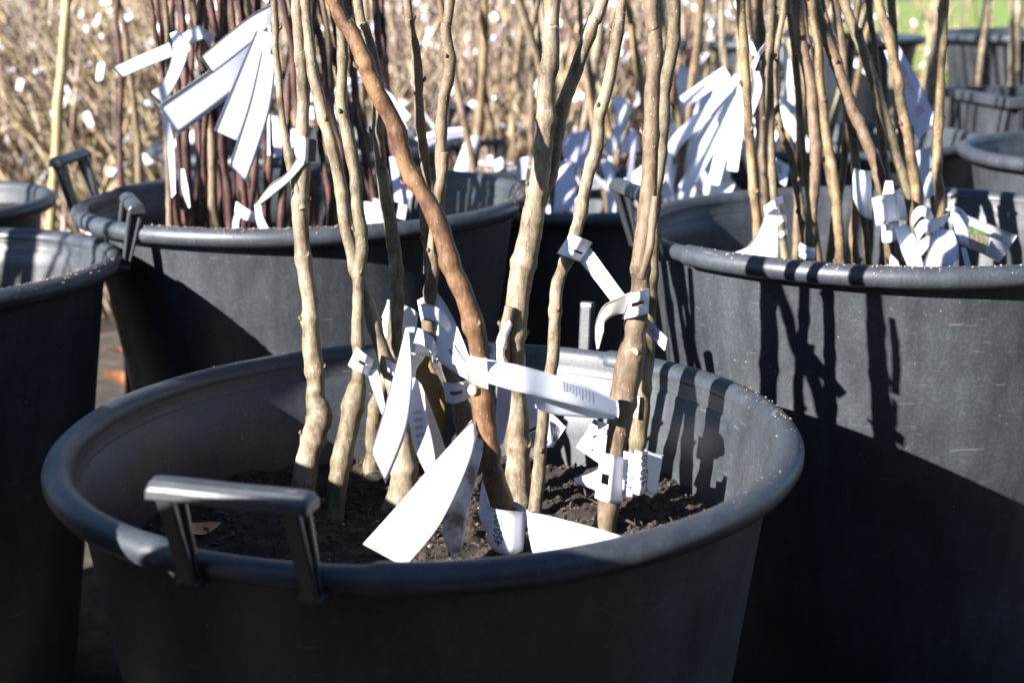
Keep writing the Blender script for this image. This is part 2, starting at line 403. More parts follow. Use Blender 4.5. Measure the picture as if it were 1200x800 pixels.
def main_soil():
    V, F = [], []; rings, seg = 60, 150; rad = 0.3125
    V.append((C_MAIN.x, C_MAIN.y, soil_h(C_MAIN.x, C_MAIN.y)))
    for i in range(1, rings + 1):
        r = rad * i / rings
        for k in range(seg):
            a = 2 * math.pi * k / seg; x = C_MAIN.x + r * math.cos(a); y = C_MAIN.y + r * math.sin(a)
            V.append((x, y, soil_h(x, y)))
    for k in range(seg): F.append((0, 1 + k, 1 + (k + 1) % seg))
    for i in range(rings - 1):
        for k in range(seg):
            a = 1 + i * seg; F.append((a + k, a + seg + k, a + seg + (k + 1) % seg, a + (k + 1) % seg))
    tag_props(mesh_obj('potting_soil', (V, F), M_SOIL), 'lumpy dark potting soil in the open tub of tan saplings', 'soil', kind='stuff')
    rnd = random.Random(3); A, B = ([], []), ([], [])
    for i in range(16000):
        r = rad * math.sqrt(rnd.random()) * 0.99; a = rnd.uniform(0, 2 * math.pi)
        x = C_MAIN.x + r * math.cos(a); y = C_MAIN.y + r * math.sin(a)
        big = rnd.random() ** 2
        s = 0.0008 + 0.0036 * big * big
        v, f = crumb((x, y, soil_h(x, y) + s * 0.25), s, rnd)
        T = B if rnd.random() < 0.012 and s < .003 else A
        o = len(T[0]); T[0].extend(v); T[1].extend(tuple(q + o for q in g) for g in f)
    for i in range(220):
        r = rad * math.sqrt(rnd.random()) * 0.97; a = rnd.uniform(0, 6.28); x = C_MAIN.x + r * math.cos(a); y = C_MAIN.y + r * math.sin(a)
        b = rnd.uniform(0, 6.28); L = rnd.uniform(.006, .02); w_ = rnd.uniform(.0004, .0016); z = soil_h(x, y) + .003
        d = Vector((math.cos(b), math.sin(b), rnd.uniform(-.3, .5))).normalized() * L
        v, f = tube([(x, y, z, w_), (*(Vector((x, y, z)) + d * .5 + Vector((0, 0, .001))), w_ * 1.1), (*(Vector((x, y, z)) + d), w_ * .5)], 4)
        T = B if rnd.random() < .02 else A
        o = len(T[0]); T[0].extend(v); T[1].extend(tuple(q + o for q in g) for g in f)
    tag_props(mesh_obj('soil_crumbs', A, M_CRUMB, smooth=False), 'loose brown clods on the soil of the open tub', 'soil', kind='stuff')
    tag_props(mesh_obj('soil_grains', B, M_GRIT, smooth=False), 'pale grains scattered on the dark soil', 'grains', kind='stuff')
main_soil()
def grit_on_rim(c, R, spans, n, seed, label, smin=.0005, smax=.0018):
    rnd = random.Random(seed); V, F = [], []
    for i in range(n):
        a0, a1, dens = rnd.choices(spans, [s[2] for s in spans])[0]
        a = math.radians(rnd.triangular(a0, a1)); q = rnd.gauss(88, 32)
        if q < 5 or q > 190: continue
        r = R + 0.0136 * 1.04 * math.cos(math.radians(q)); z = 0.0136 * math.sin(math.radians(q))
        s = smin + (smax - smin) * rnd.random() ** 4
        v, f = crumb((c.x + r * math.cos(a), c.y + r * math.sin(a), c.z + z + 0.0002), s, rnd)
        o = len(V); V.extend(v); F.extend(tuple(q2 + o for q2 in g) for g in f)
    tag_props(mesh_obj('rim_grit', (V, F), M_GRIT, smooth=False), label, 'grit', kind='stuff')
grit_on_rim(C_MAIN, 0.345, [(-8, 32, 4), (60, 165, 4), (-60, -5, 1)], 330, 11, 'pale grit on the rim of the open tub', .0003, .0012)
grit_on_rim(C_BL, 0.345, [(-125, -60, 5), (-30, 20, 1.5)], 500, 12, 'pale grit on the rim of the tub of maroon stems', .0004, .002)
grit_on_rim(C_R, 0.345, [(-150, -70, 5)], 460, 13, 'pale grit on the rim of the tub of yellow-brown stems', .0004, .0019)
grit_on_rim(C_L, 0.28, [(-70, 10, 5)], 200, 14, 'pale grit on the rim of the tub beside the maroon stems', .0004, .0019)

# ------------------------------------------------------------------ stems
def stem_path(pts, Ys, ext=0.45, root=0.05, n=9, knots=(), seed=0):
    """pts: (px, py, width px) from the foot up; Ys: world depth per point or (foot, top)"""
    m = len(pts)
    if len(Ys) == 2: Ys = [Ys[0] + (Ys[1] - Ys[0]) * i / (m - 1) for i in range(m)]
    w3 = []
    for (x, y, wd), Y in zip(pts, Ys):
        p = P(x, y, Y); w3.append((p.x, p.y, p.z, 0.46 * wd * pxm(p)))
    a, b = Vector(w3[0][:3]), Vector(w3[1][:3])
    if root: w3.insert(0, (*(a + (a - b).normalized() * root), w3[0][3] * 1.05))
    if ext:
        a, b = Vector(w3[-1][:3]), Vector(w3[-2][:3]); d = (a - b).normalized(); r = w3[-1][3]
        d = (d + Vector((0, 0, .5))).normalized()
        w3.append((*(a + d * ext * .5), r * .85)); w3.append((*(a + d * ext + Vector((.03, .01, 0))), r * .55))
    path = catmull(w3, n)
    rnd = random.Random(seed); out = []
    L = 0.0; nextk = rnd.uniform(.03, .06); prev = None
    for i, q in enumerate(path):
        p = Vector(q[:3])
        if prev is not None: L += (p - prev).length
        prev = p
        r = q[3] * (1 + 0.05 * noise.noise(Vector((L * 38, seed, 0))) + 0.03 * noise.noise(Vector((L * 120, seed, 4))))
        j = 0.0014 * Vector((noise.noise(Vector((L * 26, seed, 1))), noise.noise(Vector((L * 26, seed, 2))), 0))
        out.append([p.x + j.x, p.y + j.y, p.z, r, L])
    # nodes: slight swellings with a bud each
    buds = []
    Lt = out[-1][4]; Lk = []
    while nextk < Lt:
        Lk.append(nextk); nextk += rnd.uniform(.045, .085)
    zz = [(rnd.uniform(-1, 1), rnd.uniform(-1, 1)) for _ in range(len(Lk) + 2)]
    for o in out:                                      # the slight zigzag from node to node
        k = sum(1 for l in Lk if l < o[4]); l0 = Lk[k - 1] if k else 0; l1 = Lk[k] if k < len(Lk) else Lt; f = (o[4] - l0) / max(1e-6, l1 - l0)
        amp = 0.0022 * min(1, o[3] / .008)
        o[0] += amp * (zz[k][0] * (1 - f) + zz[k + 1][0] * f); o[1] += amp * (zz[k][1] * (1 - f) + zz[k + 1][1] * f)
    for lk in Lk:
        for o in out:
            dd = (o[4] - lk) / 0.006
            o[3] *= 1 + 0.15 * math.exp(-dd * dd) - (0.05 if -3 < dd < -1.2 else 0)
        k = min(range(len(out)), key=lambda i: abs(out[i][4] - lk))
        buds.append(k)
    return [tuple(o[:4]) for o in out], buds
BUDS = {}
def bud_vf(path, k, rnd, size=1.0):
    p = Vector(path[k][:3]); r = path[k][3]
    t = (Vector(path[min(k + 1, len(path) - 1)][:3]) - Vector(path[max(k - 1, 0)][:3])).normalized()
    a = rnd.uniform(0, 6.28); s = Vector((math.cos(a), math.sin(a), 0)); s = (s - t * s.dot(t)).normalized()
    size *= .85; L = 0.0075 * size * rnd.uniform(.7, 1.2)
    p0 = p + s * r * .75; p1 = p + s * (r + .0022 * size) + t * L * .5; p2 = p + s * (r + .0016 * size) + t * L
    return tube([(*p0, .0026 * size), (*((p0 + p1) / 2), .0028 * size), (*p1, .0020 * size), (*p2, .0004)], 6)
def sapling(label, stems, mat, group=None, name='sapling', buds=True, sides=12, cat='sapling', bsize=1.0, rough=.10):
    """stems: list of (part name, pts, Ys, kwargs); the first is the trunk"""
    root = None; paths = []
    for i, (pn, pts, Ys, kw) in enumerate(stems):
        path, bk = stem_path(pts, Ys, **kw)
        if root is None:
            base = Vector(path[0][:3]); root = thing(name, label, cat, base, group)
        mm = kw.get('mat_', mat)
        o = mesh_obj(pn, tube(path, sides, True, rough, i * 3.1 + pts[0][0]), mm, root, base)
        if buds:
            rnd = random.Random(int(pts[0][0]))
            for k in bk:
                if rnd.random() < .8: mesh_obj('bud', bud_vf(path, k, rnd, bsize), M_BUD, root, base)
        paths.append(path)
    return root, base, paths
def SY(x, y): return PZ(x, y, Z_SOIL).y

YS = {}
def main_saplings():
    K = dict
    y1 = SY(357, 588); YS['1'] = y1
    sapling('pale tan sapling with a swollen graft knot near its foot and a thin fork above', [
        ('trunk', [(355, 580, 33), (360, 545, 31), (368, 510, 31), (374, 486, 34), (370, 465, 25), (370, 440, 24), (366, 400, 24), (364, 375, 23), (364, 350, 21), (356, 295, 20), (352, 240, 21), (354, 205, 22), (356, 160, 17), (355, 100, 16), (352, 50, 16), (349, 0, 15)], (y1, y1 + .06), K(seed=1)),
        ('side_branch', [(352, 232, 12), (342, 200, 12), (335, 165, 10), (329, 130, 9), (323, 60, 9), (322, 0, 9)], (y1 + .035, y1 + .05), K(seed=2, root=.012))], M_B_TAN)
    y2 = SY(393, 605); YS['2'] = y2
    sapling('spotted olive-tan sapling with a peeling knot, a white slotted ring round it', [
        ('trunk', [(392, 600, 25), (397, 565, 25), (404, 528, 26), (413, 480, 27), (419, 456, 25), (421, 435, 16), (421, 370, 16), (420, 330, 15), (423, 290, 16), (418, 245, 16), (414, 205, 15), (409, 172, 17), (399, 120, 15), (400, 60, 14), (398, 0, 13)], (y2, y2 + .10), K(seed=3))], M_B_OLI)
    y3 = SY(468, 592); YS['3'] = y3
    sapling('tan sapling leaning left from a thick reddish foot behind the hanging strip tag', [
        ('trunk', [(468, 588, 38), (473, 555, 36), (470, 520, 30), (463, 480, 22), (459, 446, 22), (449, 412, 18), (438, 380, 18), (430, 352, 18), (417, 315, 17), (406, 272, 16), (398, 225, 16), (389, 175, 16), (376, 126, 16), (365, 80, 14), (359, 30, 13), (356, 0, 13)], (y3, y3 + .07), K(seed=4))], M_B_TAN)
    y4 = SY(438, 548); YS['4'] = y4
    sapling('olive sapling half in shade passing before a tag with a round hole', [
        ('trunk', [(437, 545, 22), (438, 515, 21), (440, 480, 20), (449, 448, 18), (460, 415, 18), (463, 370, 19), (464, 320, 18), (462, 290, 18), (457, 250, 17), (452, 222, 16), (447, 187, 15), (443, 127, 15), (437, 67, 14), (427, 33, 14), (419, 0, 13)], (y4, y4 + .02), K(seed=5))], M_B_OLI)
    y5 = SY(545, 560); YS['5'] = y5
    sapling('shaded brown sapling wrapped by two cut paper bands, bent at its foot', [
        ('trunk', [(549, 540, 28), (545, 505, 28), (540, 480, 26), (531, 450, 20), (517, 420, 17), (503, 400, 17), (501, 378, 17), (505, 350, 17), (507, 320, 17), (506, 290, 17), (514, 250, 15), (516, 225, 16), (518, 195, 16), (517, 160, 15), (519, 117, 15), (525, 77, 17), (522, 33, 14), (528, 0, 13)], (y5, y5 + .05), K(seed=6)),
        ('side_branch', [(501, 310, 10), (499, 280, 11), (497, 250, 12), (499, 215, 13), (496, 187, 13), (491, 140, 13), (488, 100, 13), (488, 60, 13), (481, 27, 11), (478, 0, 11)], (y5 + .03, y5 + .06), K(seed=7, root=.01)),
        ('cut_stub', [(513, 250, 10), (516, 225, 13), (519, 200, 13), (519, 178, 13)], (y5 + .012, y5 + .015), K(seed=8, root=.01, ext=0))], M_B_BRN)
    y6 = SY(590, 655); YS['6'] = y6
    root, base, paths = sapling('thick orange-brown sapling leaning far left, cut stub where the long tag crosses', [
        ('trunk', [(598, 650, 30), (594, 612, 30), (585, 578, 30), (577, 545, 29), (572, 510, 29), (567, 480, 31), (562, 452, 30), (562, 425, 27), (557, 385, 26), (546, 348, 26), (529, 308, 26), (517, 266, 25), (498, 230, 23), (478, 195, 22), (466, 152, 22), (444, 112, 23), (427, 77, 22), (410, 36, 20), (388, -8, 19)], (y6, y6 + .03), K(seed=9))], M_B_ORG)
    # the pale cut face where a leader was pruned away
    p = P(558, 456, y6 + .004)
    mesh_obj('pruning_cut', tube([(*p, .0062), (*(p + Vector((-.0040, -.0060, .001))), .0050)], 12), M_CUT, root, base, smooth=False)
    y9 = SY(606, 590); YS['9'] = y9
    sapling('tallest thick tan sapling in the middle, forking to the right high up', [
        ('trunk', [(607, 585, 34), (606, 550, 32), (606, 520, 30), (607, 490, 29), (605, 455, 26), (604, 420, 26), (601, 385, 29), (607, 340, 31), (615, 300, 32), (624, 265, 30), (631, 228, 27), (635, 190, 25), (638, 150, 24), (639, 112, 24), (645, 67, 23), (647, 33, 21), (648, 0, 20)], (y9, y9 + .02), K(seed=10)),
        ('side_branch', [(634, 240, 14), (643, 212, 15), (650, 185, 15), (654, 160, 16), (659, 132, 18), (668, 105, 18), (678, 73, 18), (693, 27, 17), (707, -5, 16)], (y9 + .025, y9 + .045), K(seed=11, root=.012)),
        ('cut_stub', [(591, 420, 14), (593, 390, 14), (598, 360, 14)], (y9 - .004, y9 - .006), K(seed=12, root=.01, ext=0))], M_B_TAN)
    y11 = SY(627, 600); YS['11'] = y11
    sapling('slim straight tan sapling with a folded white tag pinched high on it', [
        ('trunk', [(626, 594, 18), (629, 566, 18), (632, 524, 16), (635, 500, 16), (636, 470, 16), (644, 435, 16), (649, 400, 16), (652, 366, 16), (653, 337, 17), (662, 310, 16), (672, 280, 16), (680, 250, 17), (690, 203, 16), (701, 170, 17), (703, 133, 16), (712, 103, 16), (718, 67, 15), (725, 25, 15), (727, 0, 13)], (y11, y11 + .03), K(seed=13))], M_B_TAN)
    y12 = SY(707, 625); YS['12'] = y12
    root, base, paths = sapling('stout brown sapling with a knobbly graft and price tags wrapped round its foot', [
        ('trunk', [(708, 618, 29), (713, 590, 30), (716, 555, 30), (720, 525, 31), (727, 495, 32), (733, 464, 34), (739, 430, 37), (744, 405, 34), (748, 375, 27), (752, 335, 25), (753, 285, 24), (757, 235, 22), (761, 150, 20), (764, 100, 20), (767, 43, 19), (762, 0, 18)], (y12, y12 + .05), K(seed=14)),
        ('side_branch', [(753, 315, 11), (760, 290, 11), (764, 262, 10), (767, 230, 9)], (y12 + .012, y12 + .02), K(seed=15, root=.01, ext=0))], M_B_BRN)
    p = P(743, 411, y12 + .018)
    mesh_obj('pruning_cut', tube([(*p, .0062), (*(p + Vector((-.001, -.0092, .001))), .0044)], 12), M_CUT, root, base, smooth=False)
    y13 = SY(746, 575); YS['13'] = y13
    sapling('yellow-brown sapling close behind the stout brown one, bare to the top', [
        ('trunk', [(744, 570, 24), (746, 530, 22), (752, 485, 20), (757, 440, 20), (760, 400, 19), (763, 330, 16), (766, 270, 16), (771, 190, 16), (777, 150, 16), (780, 110, 17), (788, 50, 17), (789, 0, 16)], (y13, y13 - .03), K(seed=16))], M_B_OLI)
main_saplings()

# ------------------------------------------------------------------ paper tags
def text_mesh(txt):
    c = bpy.data.curves.new('txt', 'FONT'); c.body = txt; c.align_x = 'CENTER'; c.align_y = 'CENTER'; c.resolution_u = 2
    o = bpy.data.objects.new('txt', c); COL.objects.link(o)
    bpy.context.view_layer.update()
    me = bpy.data.meshes.new_from_object(o.evaluated_get(bpy.context.evaluated_depsgraph_get()))
    V = [(v.co.x, v.co.y) for v in me.vertices]; F = [tuple(p.vertices) for p in me.polygons]
    COL.objects.unlink(o); bpy.data.objects.remove(o); bpy.data.curves.remove(c); bpy.data.meshes.remove(me)
    x0, x1 = min(v[0] for v in V), max(v[0] for v in V); y0, y1 = min(v[1] for v in V), max(v[1] for v in V)
    return [((x - x0) / (x1 - x0), (y - y0) / (y1 - y0)) for x, y in V], F
T450 = text_mesh('450.00')
def pr_text(u0, u1, v0, v1, rot=0, src=T450):
    V = []
    for x, y in src[0]:
        if rot == 1: x, y = 1 - y, 1 - x          # reads upwards
        else: y = 1 - y
        V.append((u0 + (u1 - u0) * x, v0 + (v1 - v0) * y))
    return V, src[1], 'ink'
def pr_quads(qs, m='ink'):
    V, F = [], []
    for a, b, c, d in qs:
        k = 4; o = len(V)
        for i in range(k + 1):
            for j in range(2):
                V.append((a + (b - a) * i / k, c + (d - c) * j))
        for i in range(k): F.append((o + 2 * i, o + 2 * i + 2, o + 2 * i + 3, o + 2 * i + 1))
    return V, F, m
def pr_barcode(u0, u1, v0, v1, along='u', n=16, seed=1, m='ink'):
    r = random.Random(seed); qs = []; x = 0
    ws = [r.choice((1, 1, 2, 3)) for _ in range(2 * n)]; T = sum(ws)
    for i, w_ in enumerate(ws):
        if i % 2 == 0:
            a, b = x / T, (x + w_) / T
            qs.append((u0 + (u1 - u0) * a, u0 + (u1 - u0) * b, v0, v1) if along == 'u' else (u0, u1, v0 + (v1 - v0) * a, v0 + (v1 - v0) * b))
        x += w_
    return pr_quads(qs, m)
def pr_lines(u0, u1, v0, v1, n=4, along='u', seed=1, m='pale', fill=.45):
    """lines of small print: dashes of uneven length"""
    r = random.Random(seed); qs = []
    for i in range(n):
        t = i / n
        p = 0.0; end = r.uniform(.6, 1)
        while p < end:
            w_ = r.uniform(.04, .14); e = min(p + w_, end)
            if along == 'u': qs.append((u0 + (u1 - u0) * p, u0 + (u1 - u0) * e, v0 + (v1 - v0) * t, v0 + (v1 - v0) * (t + fill / n)))
            else: qs.append((u0 + (u1 - u0) * t, u0 + (u1 - u0) * (t + fill / n), v0 + (v1 - v0) * p, v0 + (v1 - v0) * e))
            p = e + .025
    return pr_quads(qs, m)
INKS = {'ink': M_INK, 'pale': M_INKL, 'tape': M_TAPE, 'green': M_GRN, 'pink': M_PNK, 'grey': M_INKL}
def surf_eval(rows3, u, v):
    m = len(rows3) - 1; t = min(max(u, 0), 1) * m; i = min(int(t), m - 1); f = t - i
    a = Vector(rows3[i][0]).lerp(Vector(rows3[i][1]), v); b = Vector(rows3[i + 1][0]).lerp(Vector(rows3[i + 1][1]), v)
    return a.lerp(b, f)
def ribbon(rows, nper=10, nv=6, holes=(), cup=0.0, thick=0.00035, flutter=0.0, seed=0):
    """rows: (xa, ya, xb, yb, Ya[, Yb]) pixels of both long edges; returns (verts, faces), rows3"""
    raw = []
    for r in rows:
        xa, ya, xb, yb, Ya = r[:5]; Yb = r[5] if len(r) > 5 else Ya
        a, b = P(xa, ya, Ya), P(xb, yb, Yb)
        raw.append((*a, *b))
    sm = catmull(raw, nper) if len(raw) > 2 else [tuple(x + (y - x) * k / nper for x, y in zip(raw[0], raw[1])) for k in range(nper + 1)]
    rows3 = [(Vector(q[:3]), Vector(q[3:])) for q in sm]
    n = len(rows3)
    G = [[None] * (nv + 1) for _ in range(n)]
    for i in range(n):
        a, b = rows3[i]
        a2, b2 = rows3[min(i + 1, n - 1)]; a1, b1 = rows3[max(i - 1, 0)]
        t = ((a2 + b2) - (a1 + b1)); nr = t.cross(b - a)
        nr = nr.normalized() if nr.length > 1e-12 else Vector((0, -1, 0))
        if nr.dot(CAM - a) < 0: nr = -nr
        W = (b - a).length
        for j in range(nv + 1):
            v = j / nv
            p = a.lerp(b, v) + nr * (cup * W * (4 * v * (1 - v) - .5) + flutter * W * noise.noise(Vector((i * 0.13 + seed, v * 1.5, seed))))
            G[i][j] = (p, nr)
    keep = lambda i, j: not any(h[0] <= (i + .5) / (n - 1) <= h[1] and h[2] <= (j + .5) / nv <= h[3] for h in holes)
    V, F = [], []
    for sgn in (1, -1):
        for i in range(n):
            for j in range(nv + 1):
                p, nr = G[i][j]; V.append(p + nr * (thick * sgn))
    o = n * (nv + 1); idx = lambda i, j: i * (nv + 1) + j
    cells = {(i, j) for i in range(n - 1) for j in range(nv) if keep(i, j)}
    for i, j in cells:
        F.append((idx(i, j), idx(i + 1, j), idx(i + 1, j + 1), idx(i, j + 1)))
        F.append((o + idx(i, j), o + idx(i, j + 1), o + idx(i + 1, j + 1), o + idx(i + 1, j)))
        for (di, dj, e) in ((-1, 0, ((i, j), (i, j + 1))), (1, 0, ((i + 1, j), (i + 1, j + 1))), (0, -1, ((i, j), (i + 1, j))), (0, 1, ((i, j + 1), (i + 1, j + 1)))):
            if (i + di, j + dj) not in cells:
                a, b = idx(*e[0]), idx(*e[1]); F.append((a, b, o + b, o + a))
    def ev(u, v):
        t = min(max(u, 0), 1) * (n - 1); i = min(int(t), n - 2); f = t - i
        s_ = min(max(v, 0), 1) * nv; j = min(int(s_), nv - 1); g = s_ - j
        p = (G[i][j][0] * (1 - f) * (1 - g) + G[i + 1][j][0] * f * (1 - g) + G[i][j + 1][0] * (1 - f) * g + G[i + 1][j + 1][0] * f * g)
        return p + G[i][j][1] * (thick + .0004)
    return (V, F), ev
def paper_tag(label, pieces, mat=None, group=None, name='paper_tag', cat='tag', base_at=None):
    """pieces: list of dict(rows=..., part=name, mat=..., prints=[...], holes=...)"""
    mat = mat or M_PAP
    built = []
    for pc in pieces:
        kw = {k: pc[k] for k in ('nper', 'nv', 'holes', 'cup', 'flutter') if k in pc}
        vf, ev = ribbon(pc['rows'], seed=len(label) + len(built), **kw)
        built.append((pc, vf, ev))
    base = base_at or Vector(built[0][1][0][0])
    if len(built) == 1 and not built[0][0].get('prints'):
        o = mesh_obj(name, built[0][1], built[0][0].get('mat', mat), None, base)
        return tag_props(o, label, cat, group)
    root = thing(name, label, cat, base, group)
    for pc, vf, ev in built:
        po = mesh_obj(pc.get('part', 'strip'), vf, pc.get('mat', mat), root, base)
        for V, F, m in pc.get('prints', []):
            nm = {'ink': 'printed_mark', 'pale': 'small_print', 'tape': 'black_end_band', 'green': 'printed_picture', 'pink': 'printed_picture', 'grey': 'text_block'}[m]
            mesh_obj(nm, ([ev(u, v) for u, v in V], F), INKS[m], po, base, smooth=False)
    return root

def main_tags():
    y1, y2, y3, y4, y5, y6, y9, y11, y12, y13 = (YS[k] for k in ('1', '2', '3', '4', '5', '6', '9', '11', '12', '13'))
    D = dict
    # long white strip sloping down to the front rim
    paper_tag('long blank white strip slanting from the orange-brown stem down to the front rim', [
        D(rows=[(553, 492, 560, 508, y6 - .004), (534, 514, 553, 530, y6 - .015, y6 - .028), (500, 552, 537, 570, y6 - .035, y6 - .058), (462, 596, 512, 618, y6 - .06, y6 - .09), (425, 637, 474, 664, y6 - .085, y6 - .12)], cup=.015)])
    paper_tag('weathered brown-stained strip hanging between the long white strip and the orange-brown stem', [
        D(rows=[(556, 500, 566, 500, y6 + .012, y6 + .004), (546, 535, 565, 528, y6 - .01, y6 - .012), (531, 573, 556, 565, y6 - .03), (521, 600, 550, 592, y6 - .045), (519, 628, 545, 622, y6 - .05), (529, 650, 541, 646, y6 - .055)], cup=.1, flutter=.08)], M_DIRT)
    paper_tag('tiny white and green scrap under the weathered brown-stained strip', [
        D(part='scrap', rows=[(520, 628, 526, 630, y6 - .04), (524, 645, 531, 645, y6 - .043), (531, 660, 538, 655, y6 - .045)]),
        D(part='green_scrap', mat=M_GRN, rows=[(526, 634, 531, 634, y6 - .052), (525, 652, 528, 652, y6 - .054)])])
    # centre left
    paper_tag('lilac-white hanging strip left of the dried leaf, twisted to a point at its top', [
        D(rows=[(475, 384, 479, 384, y3 - .035), (468, 412, 482, 416, y3 - .04), (458, 450, 483, 452, y3 - .045), (446, 492, 476, 505, y3 - .05), (435, 527, 452, 567, y3 - .052)], cup=.05)], M_PAPL)
    paper_tag('folded white tag with lines of small print right of the lilac-white hanging strip', [
        D(part='front_leaf', rows=[(478, 440, 490, 445, y3 - .025), (480, 480, 497, 478, y3 - .03), (484, 520, 506, 512, y3 - .035), (500, 557, 511, 543, y3 - .04)], prints=[pr_lines(.35, .97, .25, .95, 8, 'v', 3, 'pale')]),
        D(part='back_leaf', mat=M_PAPP, rows=[(484, 440, 494, 450, y3 - .012), (490, 480, 506, 480, y3 - .015), (500, 520, 523, 532, y3 - .02), (506, 548, 514, 552, y3 - .024)])])
    paper_tag('white tag with a round hole behind the olive half-shaded sapling', [
        D(rows=[(454, 351, 449, 404, y4 + .03), (466, 355, 462, 407, y4 + .026), (478, 359, 474, 412, y4 + .03), (490, 366, 486, 416, y4 + .034)], nper=12, nv=24, holes=[(.0, .001, 0, 0)], cup=0),
        D(part='left_flap', rows=[(455, 351, 456, 351, y4 + .012), (446, 374, 461, 368, y4 + .012), (444, 384, 462, 384, y4 + .012), (448, 403, 463, 404, y4 + .012)], nper=8, nv=14, holes=[(.42, .60, .52, .84)]),
    ])
    paper_tag('white slotted ring tag round the spotted olive-tan sapling', [
        D(part='ring', rows=[(418, 406, 408, 428, y2 + 0.026), (422, 410, 415, 433, y2 + 0.010), (430, 416, 424, 437, y2 + 0.008), (438, 421, 432, 441, y2 + 0.020)], nper=10, nv=12, holes=[(.22, .72, .42, .60)]),
        D(part='tail', rows=[(430, 434, 442, 432, y2 + 0.019), (436, 455, 447, 450, y2 + 0.012), (447, 485, 454, 488, y2 + 0.010)])])
    paper_tag('small white loop round the tan sapling leaning left', [
        D(rows=[(452, 420, 455, 436, y3 + 0.010), (459, 424, 461, 441, y3 + 0.000), (466, 427, 467, 444, y3 + 0.010)])])
    # the two-band tag on the shaded stem
    paper_tag('white tag with two cut bands round the shaded brown sapling and blue barcode lines', [
        D(part='sheet', rows=[(511, 340, 489, 352, y5 + 0.026), (522, 356, 494, 378, y5 + 0.024), (535, 381, 502, 408, y5 + 0.010), (545, 405, 520, 428, y5 - 0.004), (552, 425, 550, 446, y5 - 0.014)], prints=[pr_barcode(.66, .90, .12, .6, 'v', 7, 4)]),
        D(part='band', rows=[(492, 356, 494, 374, y5 + 0.012), (500, 356, 501, 374, y5 - 0.004), (512, 360, 512, 378, y5 - 0.008), (523, 369, 523, 388, y5 + 0.002), (530, 384, 527, 392, y5 + 0.010)]),
        D(part='band', rows=[(490, 384, 485, 402, y5 + 0.010), (498, 388, 495, 404, y5 - 0.005), (508, 396, 505, 412, y5 - 0.008), (513, 410, 507, 424, y5 + 0.004)])], M_PAPB)
    paper_tag('white slotted ring tag low on the bent brown sapling beside the dried leaf', [
        D(rows=[(519, 447, 522, 470, y5 - 0.004), (530, 449, 531, 473, y5 - 0.017), (543, 447, 543, 470, y5 - 0.020), (554, 444, 553, 464, y5 - 0.006)], nper=10, nv=12, holes=[(.22, .62, .40, .60)])])
    # the bright horizontal strip
    paper_tag('bright white strip stretched from the orange-brown stem to the stout brown sapling', [
        D(part='strip', rows=[(566, 420, 567, 447, y6 - .020, y6 - .03), (606, 427, 606, 458, y6 - .014, y6 - .03), (640, 436, 640, 466, y6 + .002, y6 - .014), (680, 449, 680, 476, y6 + .018, y6 + .004), (724, 470, 725, 489, y12 - .022, y12 - .03)], cup=.06, prints=[pr_lines(.62, .82, .2, .75, 10, 'v', 8, 'pale')]),
        D(part='blue_end', mat=M_PAPB, rows=[(551, 416, 551, 447, y6 - .018), (560, 419, 562, 452, y6 - .026), (570, 419, 572, 456, y6 - .027)])])
    paper_tag('second white strip peeping out below the bright stretched strip', [
        D(rows=[(622, 455, 628, 478, y6 + .01), (645, 462, 646, 485, y6 + .022), (671, 470, 672, 488, y6 + .034), (722, 484, 720, 491, y12 - .004)])], M_PAPB)
    paper_tag('crumpled white ribbon twisted round the foot of the fork in the middle sapling', [
        D(rows=[(596, 374, 601, 380, y9 - .022), (584, 392, 594, 398, y9 - .024), (580, 410, 590, 412, y9 - .02), (584, 428, 592, 426, y9 - .026)], cup=.15, flutter=.2)])
    paper_tag('small barcoded corner of a tag showing above the bright stretched strip', [
        D(rows=[(568, 400, 568, 422, y6 + .02), (582, 402, 582, 424, y6 + .022)], prints=[pr_barcode(.15, .75, .2, .6, 'u', 6, 9)])], M_PAPL)
    paper_tag('white tag with a black barcode behind the slim straight sapling', [
        D(rows=[(613, 498, 622, 524, y9 + .006), (640, 482, 646, 524, y9 + .014), (663, 500, 650, 520, y9 + .02)], prints=[pr_barcode(.55, .9, .25, .85, 'u', 7, 12), pr_barcode(.1, .4, .3, .9, 'v', 6, 13)])], M_PAPB)
    paper_tag('white paper folded down behind the middle sapling above the barcode tag', [
        D(rows=[(612, 458, 640, 455, y9 + .028), (614, 480, 642, 480, y9 + .03), (616, 500, 640, 500, y9 + .03)])], M_PAPB)
    paper_tag('lilac strip hanging between the orange-brown stem and the middle sapling', [
        D(rows=[(583, 452, 600, 450, y6 + .03), (581, 490, 597, 486, y6 + .028), (580, 528, 590, 518, y6 + .026)], flutter=.1)], M_PAPL)
    # stout right sapling
    paper_tag('black-speckled white tag left of the stout brown sapling', [
        D(rows=[(696, 491, 675, 524, y12 + .002), (713, 497, 707, 546, y12 - .004)])], M_SPK)
    paper_tag('wide white wrap with a slot round the foot of the stout brown sapling', [
        D(part='wrap', rows=[(704, 530, 697, 583, y12 - .012), (710, 531, 704, 586, y12 - .027), (720, 533, 714, 589, y12 - .030), (731, 536, 728, 589, y12 - .016)], nper=10, nv=14, holes=[(.22, .58, .42, .62)]),
        D(part='wing', mat=M_PAPB, rows=[(672, 560, 676, 567, y12 + .01), (688, 556, 692, 573, y12 + .0), (706, 546, 702, 578, y12 - .014)], cup=.15)])
